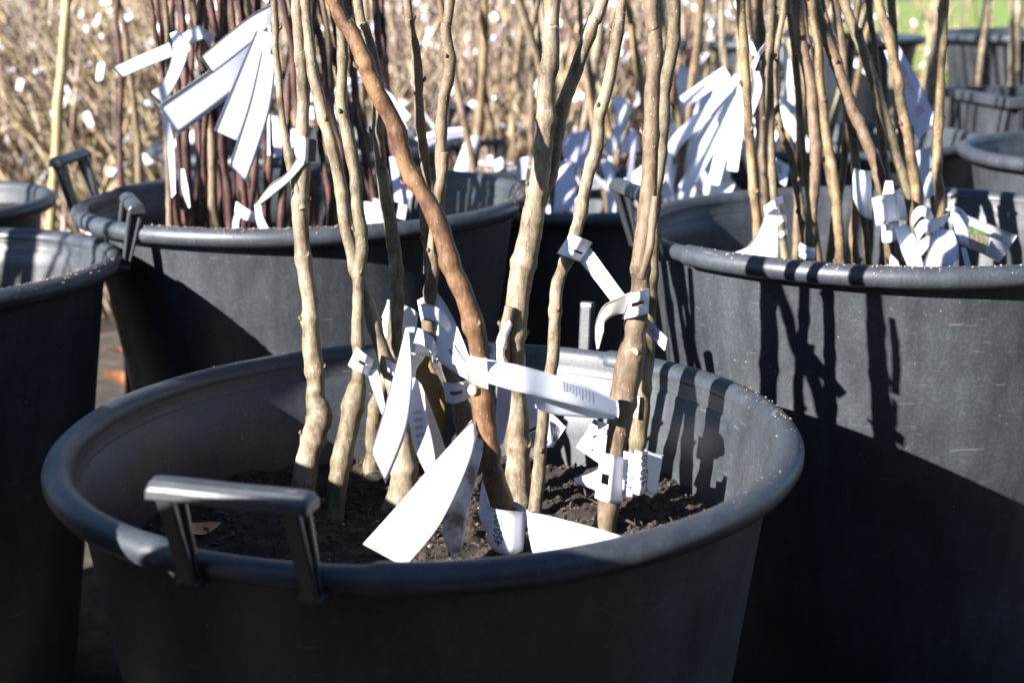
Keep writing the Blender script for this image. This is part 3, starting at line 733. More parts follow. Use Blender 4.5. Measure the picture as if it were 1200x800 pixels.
    paper_tag('folded white price tag reading 450.00 right of the slotted wrap', [
        D(part='fold', rows=[(731, 528, 729, 580, y12 - .012), (742, 531, 740, 582, y12 - .020), (752, 531, 749, 580, y12 - .012)], prints=[pr_text(.25, .55, .25, .85, 1)]),
        D(part='face', rows=[(744, 527, 741, 577, y12 - .020), (752, 529, 749, 580, y12 - .025), (759, 528, 756, 577, y12 - .018)], prints=[pr_text(.45, .95, .08, .82, 1)]),
        D(part='tail', mat=M_PAPB, rows=[(756, 526, 753, 560, y12 - .012), (764, 530, 760, 577, y12 - .008), (777, 533, 769, 579, y12 - .004)], nv=10, holes=[(.0, .34, .5, .95)])])
    paper_tag('narrow white slip between the two right saplings', [D(rows=[(746, 464, 742, 490, y13 - .018), (750, 464, 747, 490, y13 - .02)])], M_PAPB)
    # upper tags
    paper_tag('folded white tag with a printed strip pinched on the slim straight sapling', [
        D(part='clasp', rows=[(667, 275, 653, 297, y11 + 0.015), (680, 278, 667, 302, y11 + 0.003), (694, 284, 680, 307, y11 + 0.017)], nper=10, nv=12, holes=[(.5, .86, .55, .66)]),
        D(part='strip', mat=M_PAPB, rows=[(692, 290, 677, 304, y11 + 0.019), (712, 318, 697, 328, y11 + 0.009), (734, 348, 717, 354, y11 - 0.001)], prints=[pr_lines(.25, .85, .25, .75, 3, 'u', 14, 'pale')])])
    paper_tag('pinkish white tag looped round the stout sapling, its strip bent down to a point', [
        D(part='clasp', rows=[(739, 344, 729, 374, y12 + 0.020), (749, 341, 745, 371, y12 + 0.007), (761, 338, 760, 367, y12 + 0.022)], nper=10, nv=12, holes=[(.25, .75, .42, .55)]),
        D(part='strip', mat=M_PAPP, rows=[(740, 342, 731, 367, y12 + 0.016), (722, 350, 718, 370, y12 + 0.008), (707, 359, 709, 378, y12 + 0.004), (698, 378, 708, 388, y12 + 0.002), (697, 396, 706, 395, y12 + 0.004), (699, 409, 702, 408, y12 + 0.006)])])
    paper_tag('little lilac tag with dark print right of the looped pinkish tag', [
        D(rows=[(758, 372, 757, 389, y12 + 0.038), (782, 396, 779, 411, y12 + 0.026)], prints=[pr_text(.25, .75, .3, .75, 0)])], M_PAPL)
    paper_tag('white clip with a black band on the pale tan sapling, its beige strip curling down', [
        D(part='clip', rows=[(345, 158, 345, 188, y1 + 0.042), (357, 160, 356, 191, y1 + 0.034), (372, 163, 370, 190, y1 + 0.048)], prints=[pr_quads([(.66, .93, .06, .96)], 'tape')]),
        D(part='strip', mat=M_PAPP, rows=[(350, 182, 358, 192, y1 + 0.036), (335, 203, 340, 212, y1 + 0.028), (317, 216, 318, 231, y1 + 0.020), (299, 240, 302, 241, y1 + 0.016)])])
    # front price tag
    paper_tag('white price tag reading 450.00 wrapped round the foot of the orange-brown stem', [
        D(part='face', rows=[(571, 592, 571, 634, y6 - .022), (580, 596, 579, 644, y6 - .034), (592, 598, 590, 649, y6 - .038), (605, 599, 603, 649, y6 - .034), (617, 600, 613, 644, y6 - .022)], prints=[pr_text(.24, .46, .12, .84, 1)]),
        D(part='left_wing', mat=M_PAPL, rows=[(565, 562, 561, 602, y6 - .0), (569, 575, 565, 614, y6 - .012), (574, 592, 571, 624, y6 - .024)]),
        D(part='back_band', mat=M_PAPB, rows=[(585, 586, 588, 600, y6 + .02), (598, 586, 600, 606, y6 + .018), (612, 592, 612, 612, y6 + .0), (622, 602, 621, 620, y6 - .015)])])
    paper_tag('white strip with a faint text block lying from the price tag to the front rim', [
        D(part='strip', rows=[(617, 600, 626, 656, y6 - .03), (640, 604, 640, 656, y6 - .05), (672, 612, 668, 656, y6 - .075), (705, 621, 700, 656, y6 - .10), (740, 632, 738, 652, y6 - .125)], cup=.04, prints=[pr_lines(.14, .30, .25, .95, 6, 'u', 18, 'pale'), pr_lines(.4, .75, .1, .3, 3, 'u', 19, 'pale')])])
    # dried leaf still hanging on the bent brown stem
    L = [(497, 416, 502, 416), (487, 436, 508, 432), (490, 455, 518, 452), (497, 475, 521, 474), (505, 495, 520, 492), (511, 508, 518, 506), (517, 524, 519, 524)]
    vf, ev = ribbon([(a, b, c, d, y5 - .035 - .012 * math.sin(i * .6), y5 - .028 - .01 * math.sin(i * .6)) for i, (a, b, c, d) in enumerate(L)], nv=8, cup=-.22, flutter=.1, thick=.0004)
    lo = mesh_obj('dried_leaf', vf, M_LEAF, None, Vector(vf[0][0])); tag_props(lo, 'curled brown and yellow dried leaf hanging by the bent brown sapling', 'leaf')
main_tags()

# ------------------------------------------------------------------ saplings and tags in the tub of maroon stems
def back_left():
    rnd = random.Random(21); c = C_BL
    lab = 'dark maroon leafless stem standing in the crowded tub'; labb = 'brown leafless stem among the maroon ones in the crowded tub'
    grp = 'maroon stems in the crowded tub'
    rows = [  # foot px at the rim line, top px, width, depth offset
        (199, 196, 9, -.10), (212, 176, 8, -.02), (224, 214, 11, -.12), (231, 190, 9, .04), (240, 236, 11, -.06), (249, 206, 10, .08), (258, 226, 12, -.02),
        (266, 262, 10, .10), (272, 247, 11, -.10), (281, 284, 11, .02), (288, 270, 9, -.04), (296, 303, 12, .08), (303, 292, 10, -.08), (310, 322, 10, .0),
        (327, 346, 11, .05), (338, 372, 10, -.04), (372, 330, 11, .02), (388, 352, 9, .09), (398, 378, 9, .03), (412, 362, 11, -.05), (431, 388, 10, .06), (444, 398, 11, -.02), (455, 372, 9, .1), (478, 436, 11, .0), (486, 400, 11, .04),
        (206, 186, 7, .12), (218, 200, 8, .15), (236, 222, 8, .16), (245, 256, 9, .02), (262, 240, 8, .17), (277, 300, 9, .14), (285, 256, 8, .12), (292, 318, 8, -.12), (300, 280, 9, .16), (316, 300, 8, .1), (404, 420, 8, .14), (418, 350, 9, .1), (436, 410, 8, .15), (462, 450, 9, .12), (470, 420, 8, .06)]
    for i, (xb, xt, wd, dy) in enumerate(rows):
        Y = c.y + dy; m = []
        for k in range(6):
            t = k / 5; x = xb + (xt - xb) * t ** 1.15 + rnd.uniform(-3.5, 3.5) * (k > 0); y = 292 - 300 * t
            m.append((x, y, wd * (1.1 - .3 * t) * rnd.uniform(.92, 1.08)))
        sapling(lab if i % 6 else labb, [('trunk', m, (Y, Y + rnd.uniform(-.05, .05)), dict(seed=100 + i, root=.10, ext=.22))], M_B_RED if i % 6 else M_B_BRN, grp, buds=False, sides=8)
    D = dict; Y = c.y
    paper_tag('bright white strip with a black end, uppermost of the bunch over the maroon stems', [
        D(rows=[(326, 0, 326, 26, Y - .27), (290, 21, 300, 47, Y - .29), (234, 67, 248, 87, Y - .31)], prints=[pr_quads([(.965, .998, 0, 1)], 'tape')])])
    paper_tag('broad pale-blue strip slanting out under the bright black-ended strip', [
        D(rows=[(312, 30, 316, 62, Y - .24, Y - .228), (260, 72, 280, 104, Y - .26, Y - .246), (185, 124, 209, 159, Y - .28, Y - .266)])], M_PAPB)
    paper_tag('lilac tag with a squared end hanging beside the pale tan sapling', [
        D(rows=[(300, 36, 326, 40, Y - .34, Y - .334), (276, 92, 306, 104, Y - .35, Y - .341), (251, 153, 280, 166, Y - .36, Y - .351)])], M_PAPL)
    paper_tag('lilac tag with a faint pink picture, lowest of the bunch over the maroon stems', [
        D(rows=[(306, 60, 324, 66, Y - .37, Y - .366), (292, 120, 316, 132, Y - .38, Y - .374), (269, 193, 289, 214, Y - .39, Y - .385)], prints=[pr_quads([(.55, .75, .3, .75)], 'pink')])], M_PAPL)
    paper_tag('thin white string tail dangling from the bunch of tags', [D(rows=[(313, 30, 317, 30, Y - .28), (313, 100, 316, 100, Y - .28), (313, 182, 317, 182, Y - .27)])])
    paper_tag('pale-blue strip with a black end poking out left of the maroon stems', [
        D(rows=[(132, 79, 143, 91, Y - .1), (165, 64, 172, 78, Y - .11), (198, 50, 203, 66, Y - .12)], prints=[pr_quads([(.0, .06, 0, 1)], 'tape')])], M_PAPB)
    paper_tag('pale-blue curled strip above the black-ended strip left of the maroon stems', [
        D(rows=[(214, 40, 220, 56, Y - .12), (232, 30, 238, 46, Y - .13), (252, 44, 244, 56, Y - .1)])], M_PAPB)
    paper_tag('white strip curling down with a black corner among the maroon stems', [
        D(rows=[(199, 40, 208, 36, Y - .14), (202, 62, 220, 60, Y - .16), (192, 92, 210, 92, Y - .16), (175, 108, 190, 126, Y - .15)], prints=[pr_quads([(.95, .998, 0, 1)], 'tape')])])
    paper_tag('long narrow white strip hanging straight down the left maroon stems', [D(rows=[(188, 130, 197, 128, Y - .15), (196, 180, 205, 178, Y - .15), (201, 232, 206, 226, Y - .15)], flutter=.1)])
    paper_tag('short narrow white slip beside the long narrow strip on the maroon stems', [D(rows=[(212, 198, 216, 198, Y - .16), (213, 222, 221, 220, Y - .16), (221, 244, 223, 242, Y - .16)])])
    paper_tag('white loop tied low round the maroon stems with a tail over the rim', [
        D(part='loop', rows=[(277, 236, 275, 248, Y - .16), (292, 246, 288, 258, Y - .19), (312, 252, 306, 264, Y - .16)]),
        D(part='tail', rows=[(298, 240, 306, 240, Y - .185), (300, 258, 309, 256, Y - .19), (306, 274, 317, 271, Y - .2)]),
        D(part='tail', mat=M_PAPB, rows=[(276, 246, 284, 250, Y - .15), (272, 262, 280, 264, Y - .16), (274, 280, 284, 280, Y - .16)])])
    lab = 'lilac strip hanging low in the crowded tub, seen between the tan saplings'
    for a, b, cc, d, e, f in ((456, 184, 466, 184, 468, 236), (474, 200, 484, 205, 470, 255), (426, 236, 440, 238, 432, 276), (444, 100, 462, 112, 474, 150), (340, 150, 352, 152, 346, 186), (436, 232, 452, 236, 444, 280)):
        paper_tag(lab, [D(rows=[(a, b, cc, d, Y - .04), (e - 6, f, e + 5, f + 3, Y - .06)])], M_PAPL, 'lilac strips in the crowded tub')
back_left()

# ------------------------------------------------------------------ saplings and tags in the right tub
def right_tub():
    c = C_R; Y = c.y
    Q = [('yellow-brown stem with the comb-cut tag at its foot', [(890, 330, 13), (886, 250, 12), (882, 200, 12), (877, 140, 12), (873, 67, 12), (868, 0, 12)], Y - .10, M_B_YEL),
         ('broad shaded stem behind the yellow-brown stem with the comb-cut tag', [(897, 330, 15), (895, 250, 16), (893, 187, 17), (893, 133, 17), (890, 50, 17), (885, 0, 17)], Y + .05, M_B_BRN),
         ('slim lit stem passing behind the comb-cut tag', [(924, 330, 10), (914, 262, 10), (907, 227, 10), (903, 150, 11), (902, 67, 11), (903, 0, 11)], Y - .04, M_B_OLI),
         ('thin bent stem between the comb-cut tag and the forked stem', [(944, 330, 10), (939, 250, 10), (928, 187, 10), (915, 150, 9), (908, 100, 9), (914, 40, 8), (920, 0, 8)], Y + .0, M_B_OLI),
         ('thick shaded stem with swollen nodes right of the thin bent stem', [(946, 330, 14), (951, 260, 14), (955, 200, 15), (953, 150, 15), (951, 100, 15), (943, 60, 15), (932, 0, 15)], Y - .02, M_B_BRN),
         ('lit knobbly stem leaning left over the front rim', [(988, 330, 12), (982, 262, 12), (977, 207, 12), (970, 167, 12), (963, 113, 11), (960, 60, 11), (951, 0, 11)], Y - .08, M_B_YEL),
         ('dark bent stem behind the upright folded white tag', [(1046, 330, 15), (1031, 213, 15), (1013, 160, 15), (997, 127, 15), (977, 67, 15), (955, 0, 14)], Y + .02, M_B_BRN),
         ('dark thin stem rising between the lit knobbly stem and the folded white tag', [(1008, 330, 12), (1000, 280, 12), (1004, 230, 11), (1000, 160, 11), (986, 90, 11), (966, 20, 11), (962, 0, 11)], Y + .06, M_B_BRN),
         ('lit stem slanting left above the ring of white loops', [(1074, 330, 13), (1064, 230, 13), (1050, 180, 13), (1040, 143, 13), (1023, 93, 13), (1007, 50, 13), (989, 0, 13)], Y + .0, M_B_OLI),
         ('lit stem with strong nodes standing in the white loops', [(1084, 330, 13), (1076, 240, 13), (1070, 200, 13), (1063, 150, 13), (1053, 107, 13), (1043, 43, 13), (1029, 0, 12)], Y - .05, M_B_YEL),
         ('upright stem with the picture card at its foot', [(1096, 330, 14), (1103, 247, 14), (1097, 200, 13), (1100, 133, 13), (1102, 60, 13), (1108, 0, 13)], Y - .07, M_B_YEL)]
    for i, (xb, xt, dy) in enumerate(((905, 876, .14), (932, 946, .16), (960, 922, .12), (974, 1004, .17), (992, 940, .1), (1022, 978, .15), (1056, 1016, .12), (1068, 1046, .16))):
        rr = random.Random(300 + i); pts = [(xb + (xt - xb) * k / 5 + rr.uniform(-3, 3), 330 - 66 * k, rr.uniform(8, 12)) for k in range(6)]
        sapling('shaded dark stem at the back of the sunlit right tub', [('trunk', pts, (Y + dy, Y + dy + .02), dict(seed=320 + i, root=.09, ext=.4))], M_B_BRN, 'dark stems at the back of the right tub', buds=False, sides=8)
    for i, (l, pts, y, m) in enumerate(Q):
        sapling(l, [('trunk', pts, (y, y + .03), dict(seed=200 + i, root=.09, ext=.4))], m, 'stems in the sunlit right tub', bsize=1.2, sides=10)
    D = dict
    paper_tag('white comb-cut tag with three teeth over the rim of the sunlit tub', [
        D(part='sheet', rows=[(898, 240, 912, 244, Y - .13), (893, 262, 912, 266, Y - .14), (876, 288, 913, 300, Y - .15), (860, 296, 910, 306, Y - .16)]),
        D(part='tooth', rows=[(895, 242, 897, 252, Y - .135), (906, 234, 908, 244, Y - .15), (917, 230, 918, 238, Y - .13)]),
        D(part='tooth', rows=[(905, 262, 906, 270, Y - .135), (914, 252, 918, 260, Y - .15), (921, 252, 922, 262, Y - .13)]),
        D(part='tooth', rows=[(908, 276, 909, 284, Y - .135), (916, 270, 919, 276, Y - .145), (923, 268, 923, 276, Y - .13)])])
    paper_tag('small crumpled bluish tag at the foot of the thick shaded stem', [D(rows=[(938, 284, 936, 300, Y - .15), (946, 288, 944, 304, Y - .17), (956, 290, 955, 304, Y - .15)], flutter=.2)], M_PAPB)
    paper_tag('bluish sheet with a pointed top left of the folded 450.00 tag', [D(rows=[(1001, 197, 997, 224, Y - .05), (1012, 200, 1008, 250, Y - .07), (1021, 200, 1022, 258, Y - .06)])], M_PAPB)
    paper_tag('folded white tag printed 450.00 above the rim of the sunlit tub', [
        D(part='face', rows=[(1022, 232, 1027, 265, Y - .09), (1036, 228, 1038, 262, Y - .10), (1049, 226, 1051, 258, Y - .09)], prints=[pr_text(.2, .42, .15, .75, 1)]),
        D(part='side', rows=[(1049, 222, 1052, 258, Y - .09), (1058, 226, 1064, 258, Y - .06)]),
        D(part='band', mat=M_PAPB, rows=[(1033, 264, 1034, 284, Y - .07), (1044, 262, 1045, 284, Y - .08), (1053, 258, 1053, 280, Y - .06)]),
        D(part='top', rows=[(1038, 212, 1034, 230, Y - .05), (1046, 212, 1048, 230, Y - .06)])])
    paper_tag('white ring tag round the stems above the big lilac flap', [
        D(part='ring', rows=[(1069, 250, 1069, 266, Y - .10), (1076, 242, 1079, 254, Y - .13), (1088, 243, 1086, 256, Y - .13), (1094, 254, 1090, 264, Y - .10)]),
        D(part='ring', rows=[(1072, 268, 1076, 284, Y - .10), (1080, 258, 1084, 272, Y - .13), (1096, 256, 1094, 272, Y - .13), (1112, 250, 1108, 262, Y - .10)]),
        D(part='ring', rows=[(1076, 284, 1080, 300, Y - .11), (1088, 276, 1090, 288, Y - .13), (1100, 274, 1100, 286, Y - .12)])])
    paper_tag('big lilac flap drooping over the rim of the sunlit tub', [D(rows=[(1098, 268, 1118, 270, Y - .12), (1092, 286, 1123, 288, Y - .14), (1084, 304, 1122, 306, Y - .15), (1080, 316, 1120, 318, Y - .15)])], M_PAPL)
    paper_tag('white spotted strip slanting behind the rim left of the lilac flap', [D(rows=[(1048, 268, 1062, 262, Y - .08), (1055, 290, 1074, 282, Y - .10), (1066, 318, 1082, 312, Y - .12)])], M_PAPB)
    paper_tag('white scrap at the foot of the folded 450.00 tag', [D(rows=[(1044, 298, 1042, 312, Y - .13), (1052, 306, 1056, 318, Y - .14)])])
    paper_tag('white card with a green plant picture and grey text leaning on the inner wall', [
        D(part='card', rows=[(1112, 244, 1124, 285, Y - .06), (1150, 259, 1148, 296, Y - .04), (1192, 276, 1171, 308, Y - .02)], prints=[pr_quads([(.28, .62, .30, .95)], 'green'), pr_lines(.66, .92, .2, .9, 9, 'u', 31, 'grey', .6)])])
    paper_tag('narrow white stake below the picture card', [D(rows=[(1126, 290, 1132, 290, Y - .09), (1132, 316, 1139, 316, Y - .10)])], M_PAPB)
    paper_tag('white ribbon pinched over the stem foot beside the picture card', [D(rows=[(1108, 246, 1116, 240, Y - .10), (1122, 250, 1128, 246, Y - .1), (1134, 268, 1136, 258, Y - .09)])])
    paper_tag('bluish notched tag high behind the white loops', [D(rows=[(1073, 178, 1090, 172, Y + .10), (1078, 204, 1094, 200, Y + .09), (1084, 234, 1100, 226, Y + .06)])], M_PAPB)
    paper_tag('large pink-pictured tag slanting behind the lit stems', [D(rows=[(1036, 60, 1054, 54, Y + .35), (1054, 108, 1076, 94, Y + .33), (1076, 164, 1098, 140, Y + .3)], prints=[pr_quads([(.2, .8, .15, .7)], 'pink')])], M_PAPL)
    paper_tag('white chain-cut ribbon high on the shaded stem of the sunlit tub', [
        D(part='link', rows=[(878, 42, 882, 48, Y + .0), (880, 62, 886, 60, Y - .03), (893, 72, 892, 80, Y - .02)]),
        D(part='link', rows=[(897, 50, 897, 58, Y + .0), (888, 62, 890, 68, Y - .03), (880, 76, 884, 84, Y - .02)]),
        D(part='tail', rows=[(882, 84, 890, 84, Y - .03), (882, 104, 894, 106, Y - .02), (876, 136, 882, 138, Y + .0)])], M_PAPL)
right_tub()

# ------------------------------------------------------------------ tubs further back
C_C = Vector((0.12, 2.98, ZC - 0.42))
C_A = Vector((1.25, 2.83, ZC - 0.335))
C_D = Vector((-1.13, 2.62, ZC - 0.372))
C_E = Vector((-0.47, 3.36, ZC - 0.35))
C_W = Vector((0.73, 3.36, ZC - 0.36))
C_G1 = Vector((0.95, 4.85, ZC - 0.19))
C_G2 = Vector((1.72, 4.45, ZC - 0.17))
FG1 = Vector((-0.86, 1.00, ZC - 0.30))  # unseen tub inferred from the shade on the open tub, added to cast it
FG3 = Vector((-1.45, 1.45, ZC - 0.28))  # unseen tub added to shade the smaller tub
FG2 = Vector((-0.60, 0.28, ZC - 0.150))  # unseen tub, made tall to shade the front of the open tub
pot('low black tub of brown stubs and bluish tags in the gap between two tubs', C_C, C_C.z, (math.radians(120),), seg=72, soil_label='dark soil in the low tub of brown stubs')
pot('black tub showing its shaded inner wall behind the picture card', C_A, C_A.z, (math.radians(-60),), seg=72, soil_label='dark soil in the tub behind the picture card')
pot('black tub with dark rim beside the yellow cane', C_D, C_D.z, (math.radians(-120),), R=.28, seg=72, soil_d=.03, soil_label='dark soil in the tub beside the yellow cane')
pot('black tub right behind the crowded tub of maroon stems', C_E, C_E.z, (math.radians(20),), seg=72, soil_label='dark soil in the tub behind the maroon stems')
pot('black tub under the big bunch of glaring white tags', C_W, C_W.z, (math.radians(200),), seg=72, soil_label='dark soil under the glaring white tags')
pot('tall black tub behind the slanting pink-pictured tag', C_G1, C_G1.z, (math.radians(-80),), R=.40, seg=72, soil_label='dark soil in the tall tub behind the pink tag')
pot('tall black tub behind the ribbed crate', C_G2, C_G2.z, (math.radians(-100),), R=.40, seg=72, soil_label='dark soil in the tall tub behind the ribbed crate')
pot('unseen black tub with saplings, added to shade the open tub from the left', FG1, FG1.z, (math.radians(200),), seg=72, soil_label='dark soil in the tub left of the open tub')
pot('unseen tall black tub of saplings, added to shade the open tub', FG2, FG2.z, (math.radians(200),), R=.40, seg=72, soil_label='dark soil in the tub before the open tub')
pot('unseen black tub with saplings, added to shade the smaller tub', FG3, FG3.z, (math.radians(200),), seg=72, soil_label='dark soil in the tub sunward of the smaller tub')

def crate(label, c, lx, ly, h, rz):
    """open plastic crate: bottom slab, ribbed walls, broad rim"""
    t = thing('plastic_crate', label, 'crate', Vector((c.x, c.y, c.z - h)), None)
    t.rotation_euler.z = rz
    def box(x0, x1, y0, y1, z0, z1): return prism([(x0, y0), (x1, y0), (x1, y1), (x0, y1)], Vector((0, 0, 0)), Vector((1, 0, 0)), Vector((0, 1, 0)), Vector((0, 0, 1)), z0, z1)
    a, b = lx / 2, ly / 2
    mesh_obj('floor', box(-a + .012, a - .012, -b + .012, b - .012, 0, .012), M_POT, t, smooth=False)
    for x0, x1, y0, y1 in ((-a, a, -b, -b + .01), (-a, a, b - .01, b), (-a, -a + .01, -b + .0105, b - .0105), (a - .01, a, -b + .0105, b - .0105)):
        mesh_obj('side', box(x0, x1, y0, y1, 0.001, h - .02), M_POT, t, smooth=False)
    n = 9
    for i in range(n):
        x = -a + .02 + (lx - .04) * i / (n - 1)
        o = mesh_obj('rib', box(x - .006, x + .006, -b - .014, -b + .002, .004, h - .022), M_HAN, t, smooth=False)
    V = join(box(-a - .022, a + .022, -b - .022, -b + .012, h - .024, h), box(-a - .022, a + .022, b - .012, b + .022, h - .024, h), box(-a - .022, -a + .012, -b + .0125, b - .0125, h - .0235, h - .0005), box(a - .012, a + .022, -b + .0125, b - .0125, h - .0235, h - .0005))
    o = mesh_obj('rim', V, M_RIM, t, smooth=False); bevel(o, .003)
    return t
crate('black ribbed plastic crate standing before the tall tub', Vector((1.45, 3.66, ZC - 0.275)), 0.56, 0.36, ZC - 0.275, math.radians(6))

# ------------------------------------------------------------------ copies of saplings and tags for the tubs further back
def proto_sapling(seed, h, r, lean):
    rnd = random.Random(seed); pts = []; n = 8
    ph = rnd.uniform(0, 6)
    for i in range(n + 1):
        t = i / n
        pts.append((lean * h * t ** 1.2 + .02 * math.sin(ph + t * 7) * h, .02 * math.cos(ph * 1.3 + t * 6) * h, -.06 + (h + .06) * t, r * (1.15 - .55 * t) * (1 + .12 * rnd.uniform(-1, 1))))
    path = catmull(pts, 4)
    V = [('trunk', tube(path, 7, True, .1, seed))]
    for b in range(rnd.randint(1, 3)):
        k = rnd.randint(10, 26); q = path[k]; a = rnd.uniform(0, 6.28); L = rnd.uniform(.2, .45)
        d = Vector((math.cos(a) * .45, math.sin(a) * .45, 1)).normalized()
        bp = [(*(Vector(q[:3]) + d * L * s + Vector((0, 0, .08 * s * s))), q[3] * (.7 - .45 * s)) for s in (0, .25, .5, .75, 1)]
        V.append(('side_branch', tube(bp, 6, True)))
    return [(nm, mesh_data(nm, vf)) for nm, vf in V]
def mesh_data(nm, vf):
    me = bpy.data.meshes.new(nm); me.from_pydata([tuple(v) for v in vf[0]], [], vf[1]); me.update()
    me.polygons.foreach_set('use_smooth', [True] * len(me.polygons)); return me
PROTO = []
for i, (h, r, l) in enumerate(((1.1, .0085, .06), (1.25, .0100, -.08), (.95, .0070, .14), (1.15, .0080, -.16), (1.3, .0110, .02))):
    for m in (M_B_TAN, M_B_BRN, M_B_YEL):
        parts = proto_sapling(40 + i, h, r, l)
        for _, me in parts: me.materials.append(m)
        PROTO.append(parts)
def tag_proto(L, W, bend, mat):
    V, F = [], []; n = 8
    for sgn in (1, -1):
        for i in range(n + 1):
            t = i / n; x = t * L; z = -bend * t * t * L
            for v in (-.5, .5):
                V.append((x, v * W + .15 * W * math.sin(t * 3), z + sgn * .0004))
    o = 2 * (n + 1)
    for i in range(n):
        F.append((2 * i, 2 * i + 2, 2 * i + 3, 2 * i + 1)); F.append((o + 2 * i, o + 2 * i + 1, o + 2 * i + 3, o + 2 * i + 2))
        F.append((2 * i, o + 2 * i, o + 2 * i + 2, 2 * i + 2)); F.append((2 * i + 1, 2 * i + 3, o + 2 * i + 3, o + 2 * i + 1))
    F.append((0, 1, o + 1, o)); F.append((2 * n, o + 2 * n, o + 2 * n + 1, 2 * n + 1))
    me = mesh_data('paper_tag', (V, F)); me.materials.append(mat); return me
TPROTO = [tag_proto(.20, .030, .3, M_PAP), tag_proto(.16, .034, -.2, M_PAPB), tag_proto(.22, .026, .6, M_PAP), tag_proto(.13, .040, .1, M_PAPL)]
def fill_tub(c, R, n, ntags, seed, lab, grp, tlab, tgrp, sd=.115, zt=(.0, .22), hs=1.0, mats=(0, 1, 2), spread=.72):
    rnd = random.Random(seed); roots = []
    for i in range(n):
        a = rnd.uniform(0, 6.28); r = R * spread * math.sqrt(rnd.random())
        p = Vector((c.x + r * math.cos(a), c.y + r * math.sin(a), c.z - sd - .02)); roots.append(p)
        mi = rnd.choice(mats); parts = PROTO[3 * rnd.randrange(5) + mi]; col = ('tan-barked ', 'brown-barked ', 'yellow-barked ')[mi]
        t = thing('sapling', col + lab, 'sapling', p, grp); t.rotation_euler = (rnd.uniform(-.08, .08), rnd.uniform(-.08, .08), rnd.uniform(0, 6.28)); k = hs * rnd.uniform(.85, 1.15); t.scale = (k, k, k)
        for nm, me in parts:
            o = bpy.data.objects.new(nm, me); COL.objects.link(o); o.parent = t
    for i in range(ntags):
        p = rnd.choice(roots)
        ti = rnd.randrange(4); o = bpy.data.objects.new('paper_tag', TPROTO[ti]); COL.objects.link(o)
        o.location = (p.x + rnd.uniform(-.01, .01), p.y + rnd.uniform(-.015, .005), c.z + rnd.uniform(*zt))
        o.rotation_euler = (rnd.uniform(-1.5, 1.5), rnd.uniform(.1, 1.25), rnd.uniform(0, 6.28))
        tag_props(o, ('straight white ', 'bluish ', 'bowed white ', 'short broad lilac ')[ti] + tlab, 'tag', tgrp)
fill_tub(C_C, .345, 10, 24, 51, 'bare sapling in the low tub of brown stubs', 'saplings in the low tub', 'strip tag drooping in the low tub of brown stubs', 'tags in the low tub', zt=(-.05, .16))
fill_tub(C_A, .345, 5, 4, 52, 'bare sapling in the tub behind the picture card', 'saplings behind the picture card', 'strip tag in the tub behind the picture card', 'tags behind the picture card')
fill_tub(C_D, .28, 3, 0, 53, 'bare sapling in the tub beside the yellow cane', 'saplings beside the yellow cane', 'strip tag in the tub beside the yellow cane', 'tags beside the yellow cane', sd=.03, spread=.5)
fill_tub(C_E, .345, 8, 8, 54, 'bare sapling in the tub right behind the maroon stems', 'saplings behind the maroon stems', 'strip tag in the tub right behind the maroon stems', 'tags behind the maroon stems', mats=(1, 1, 0))
fill_tub(C_W, .345, 13, 14, 55, 'bare sapling rising behind the glaring white tags', 'saplings behind the glaring white tags', 'strip tag hanging behind the glaring bunch of tags', 'tags behind the glaring bunch', mats=(0, 2, 0), zt=(.0, .3))
fill_tub(C_G1, .40, 9, 10, 57, 'sapling in the tall tub behind the pink tag', 'saplings in the tall tub behind the pink tag', 'strip tag in the tall tub behind the pink tag', 'tags in the tall tub behind the pink tag', mats=(0, 2, 2), hs=1.1)
fill_tub(C_G2, .40, 6, 6, 58, 'sapling in the tall tub behind the ribbed crate', 'saplings in the tall tub behind the ribbed crate', 'strip tag in the tall tub behind the ribbed crate', 'tags in the tall tub behind the ribbed crate', mats=(0, 2, 2), hs=1.1)
fill_tub(FG1, .345, 4, 5, 61, 'sapling in the unseen added tub close left of the open tub', 'saplings close left of the open tub', 'strip tag in the unseen added tub close left of the open tub', 'tags close left of the open tub', zt=(-.06, .05))
fill_tub(FG2, .40, 4, 4, 62, 'sapling in the unseen added tall tub before the open tub', 'saplings in the tall tub before the open tub', 'strip tag in the unseen added tall tub before the open tub', 'tags in the tall tub before the open tub', zt=(.0, .10))
fill_tub(FG3, .345, 10, 5, 63, 'sapling in the unseen added tub sunward of the smaller tub', 'saplings sunward of the smaller tub', 'strip tag in the unseen added tub sunward of the smaller tub', 'tags sunward of the smaller tub', zt=(-.06, .05))

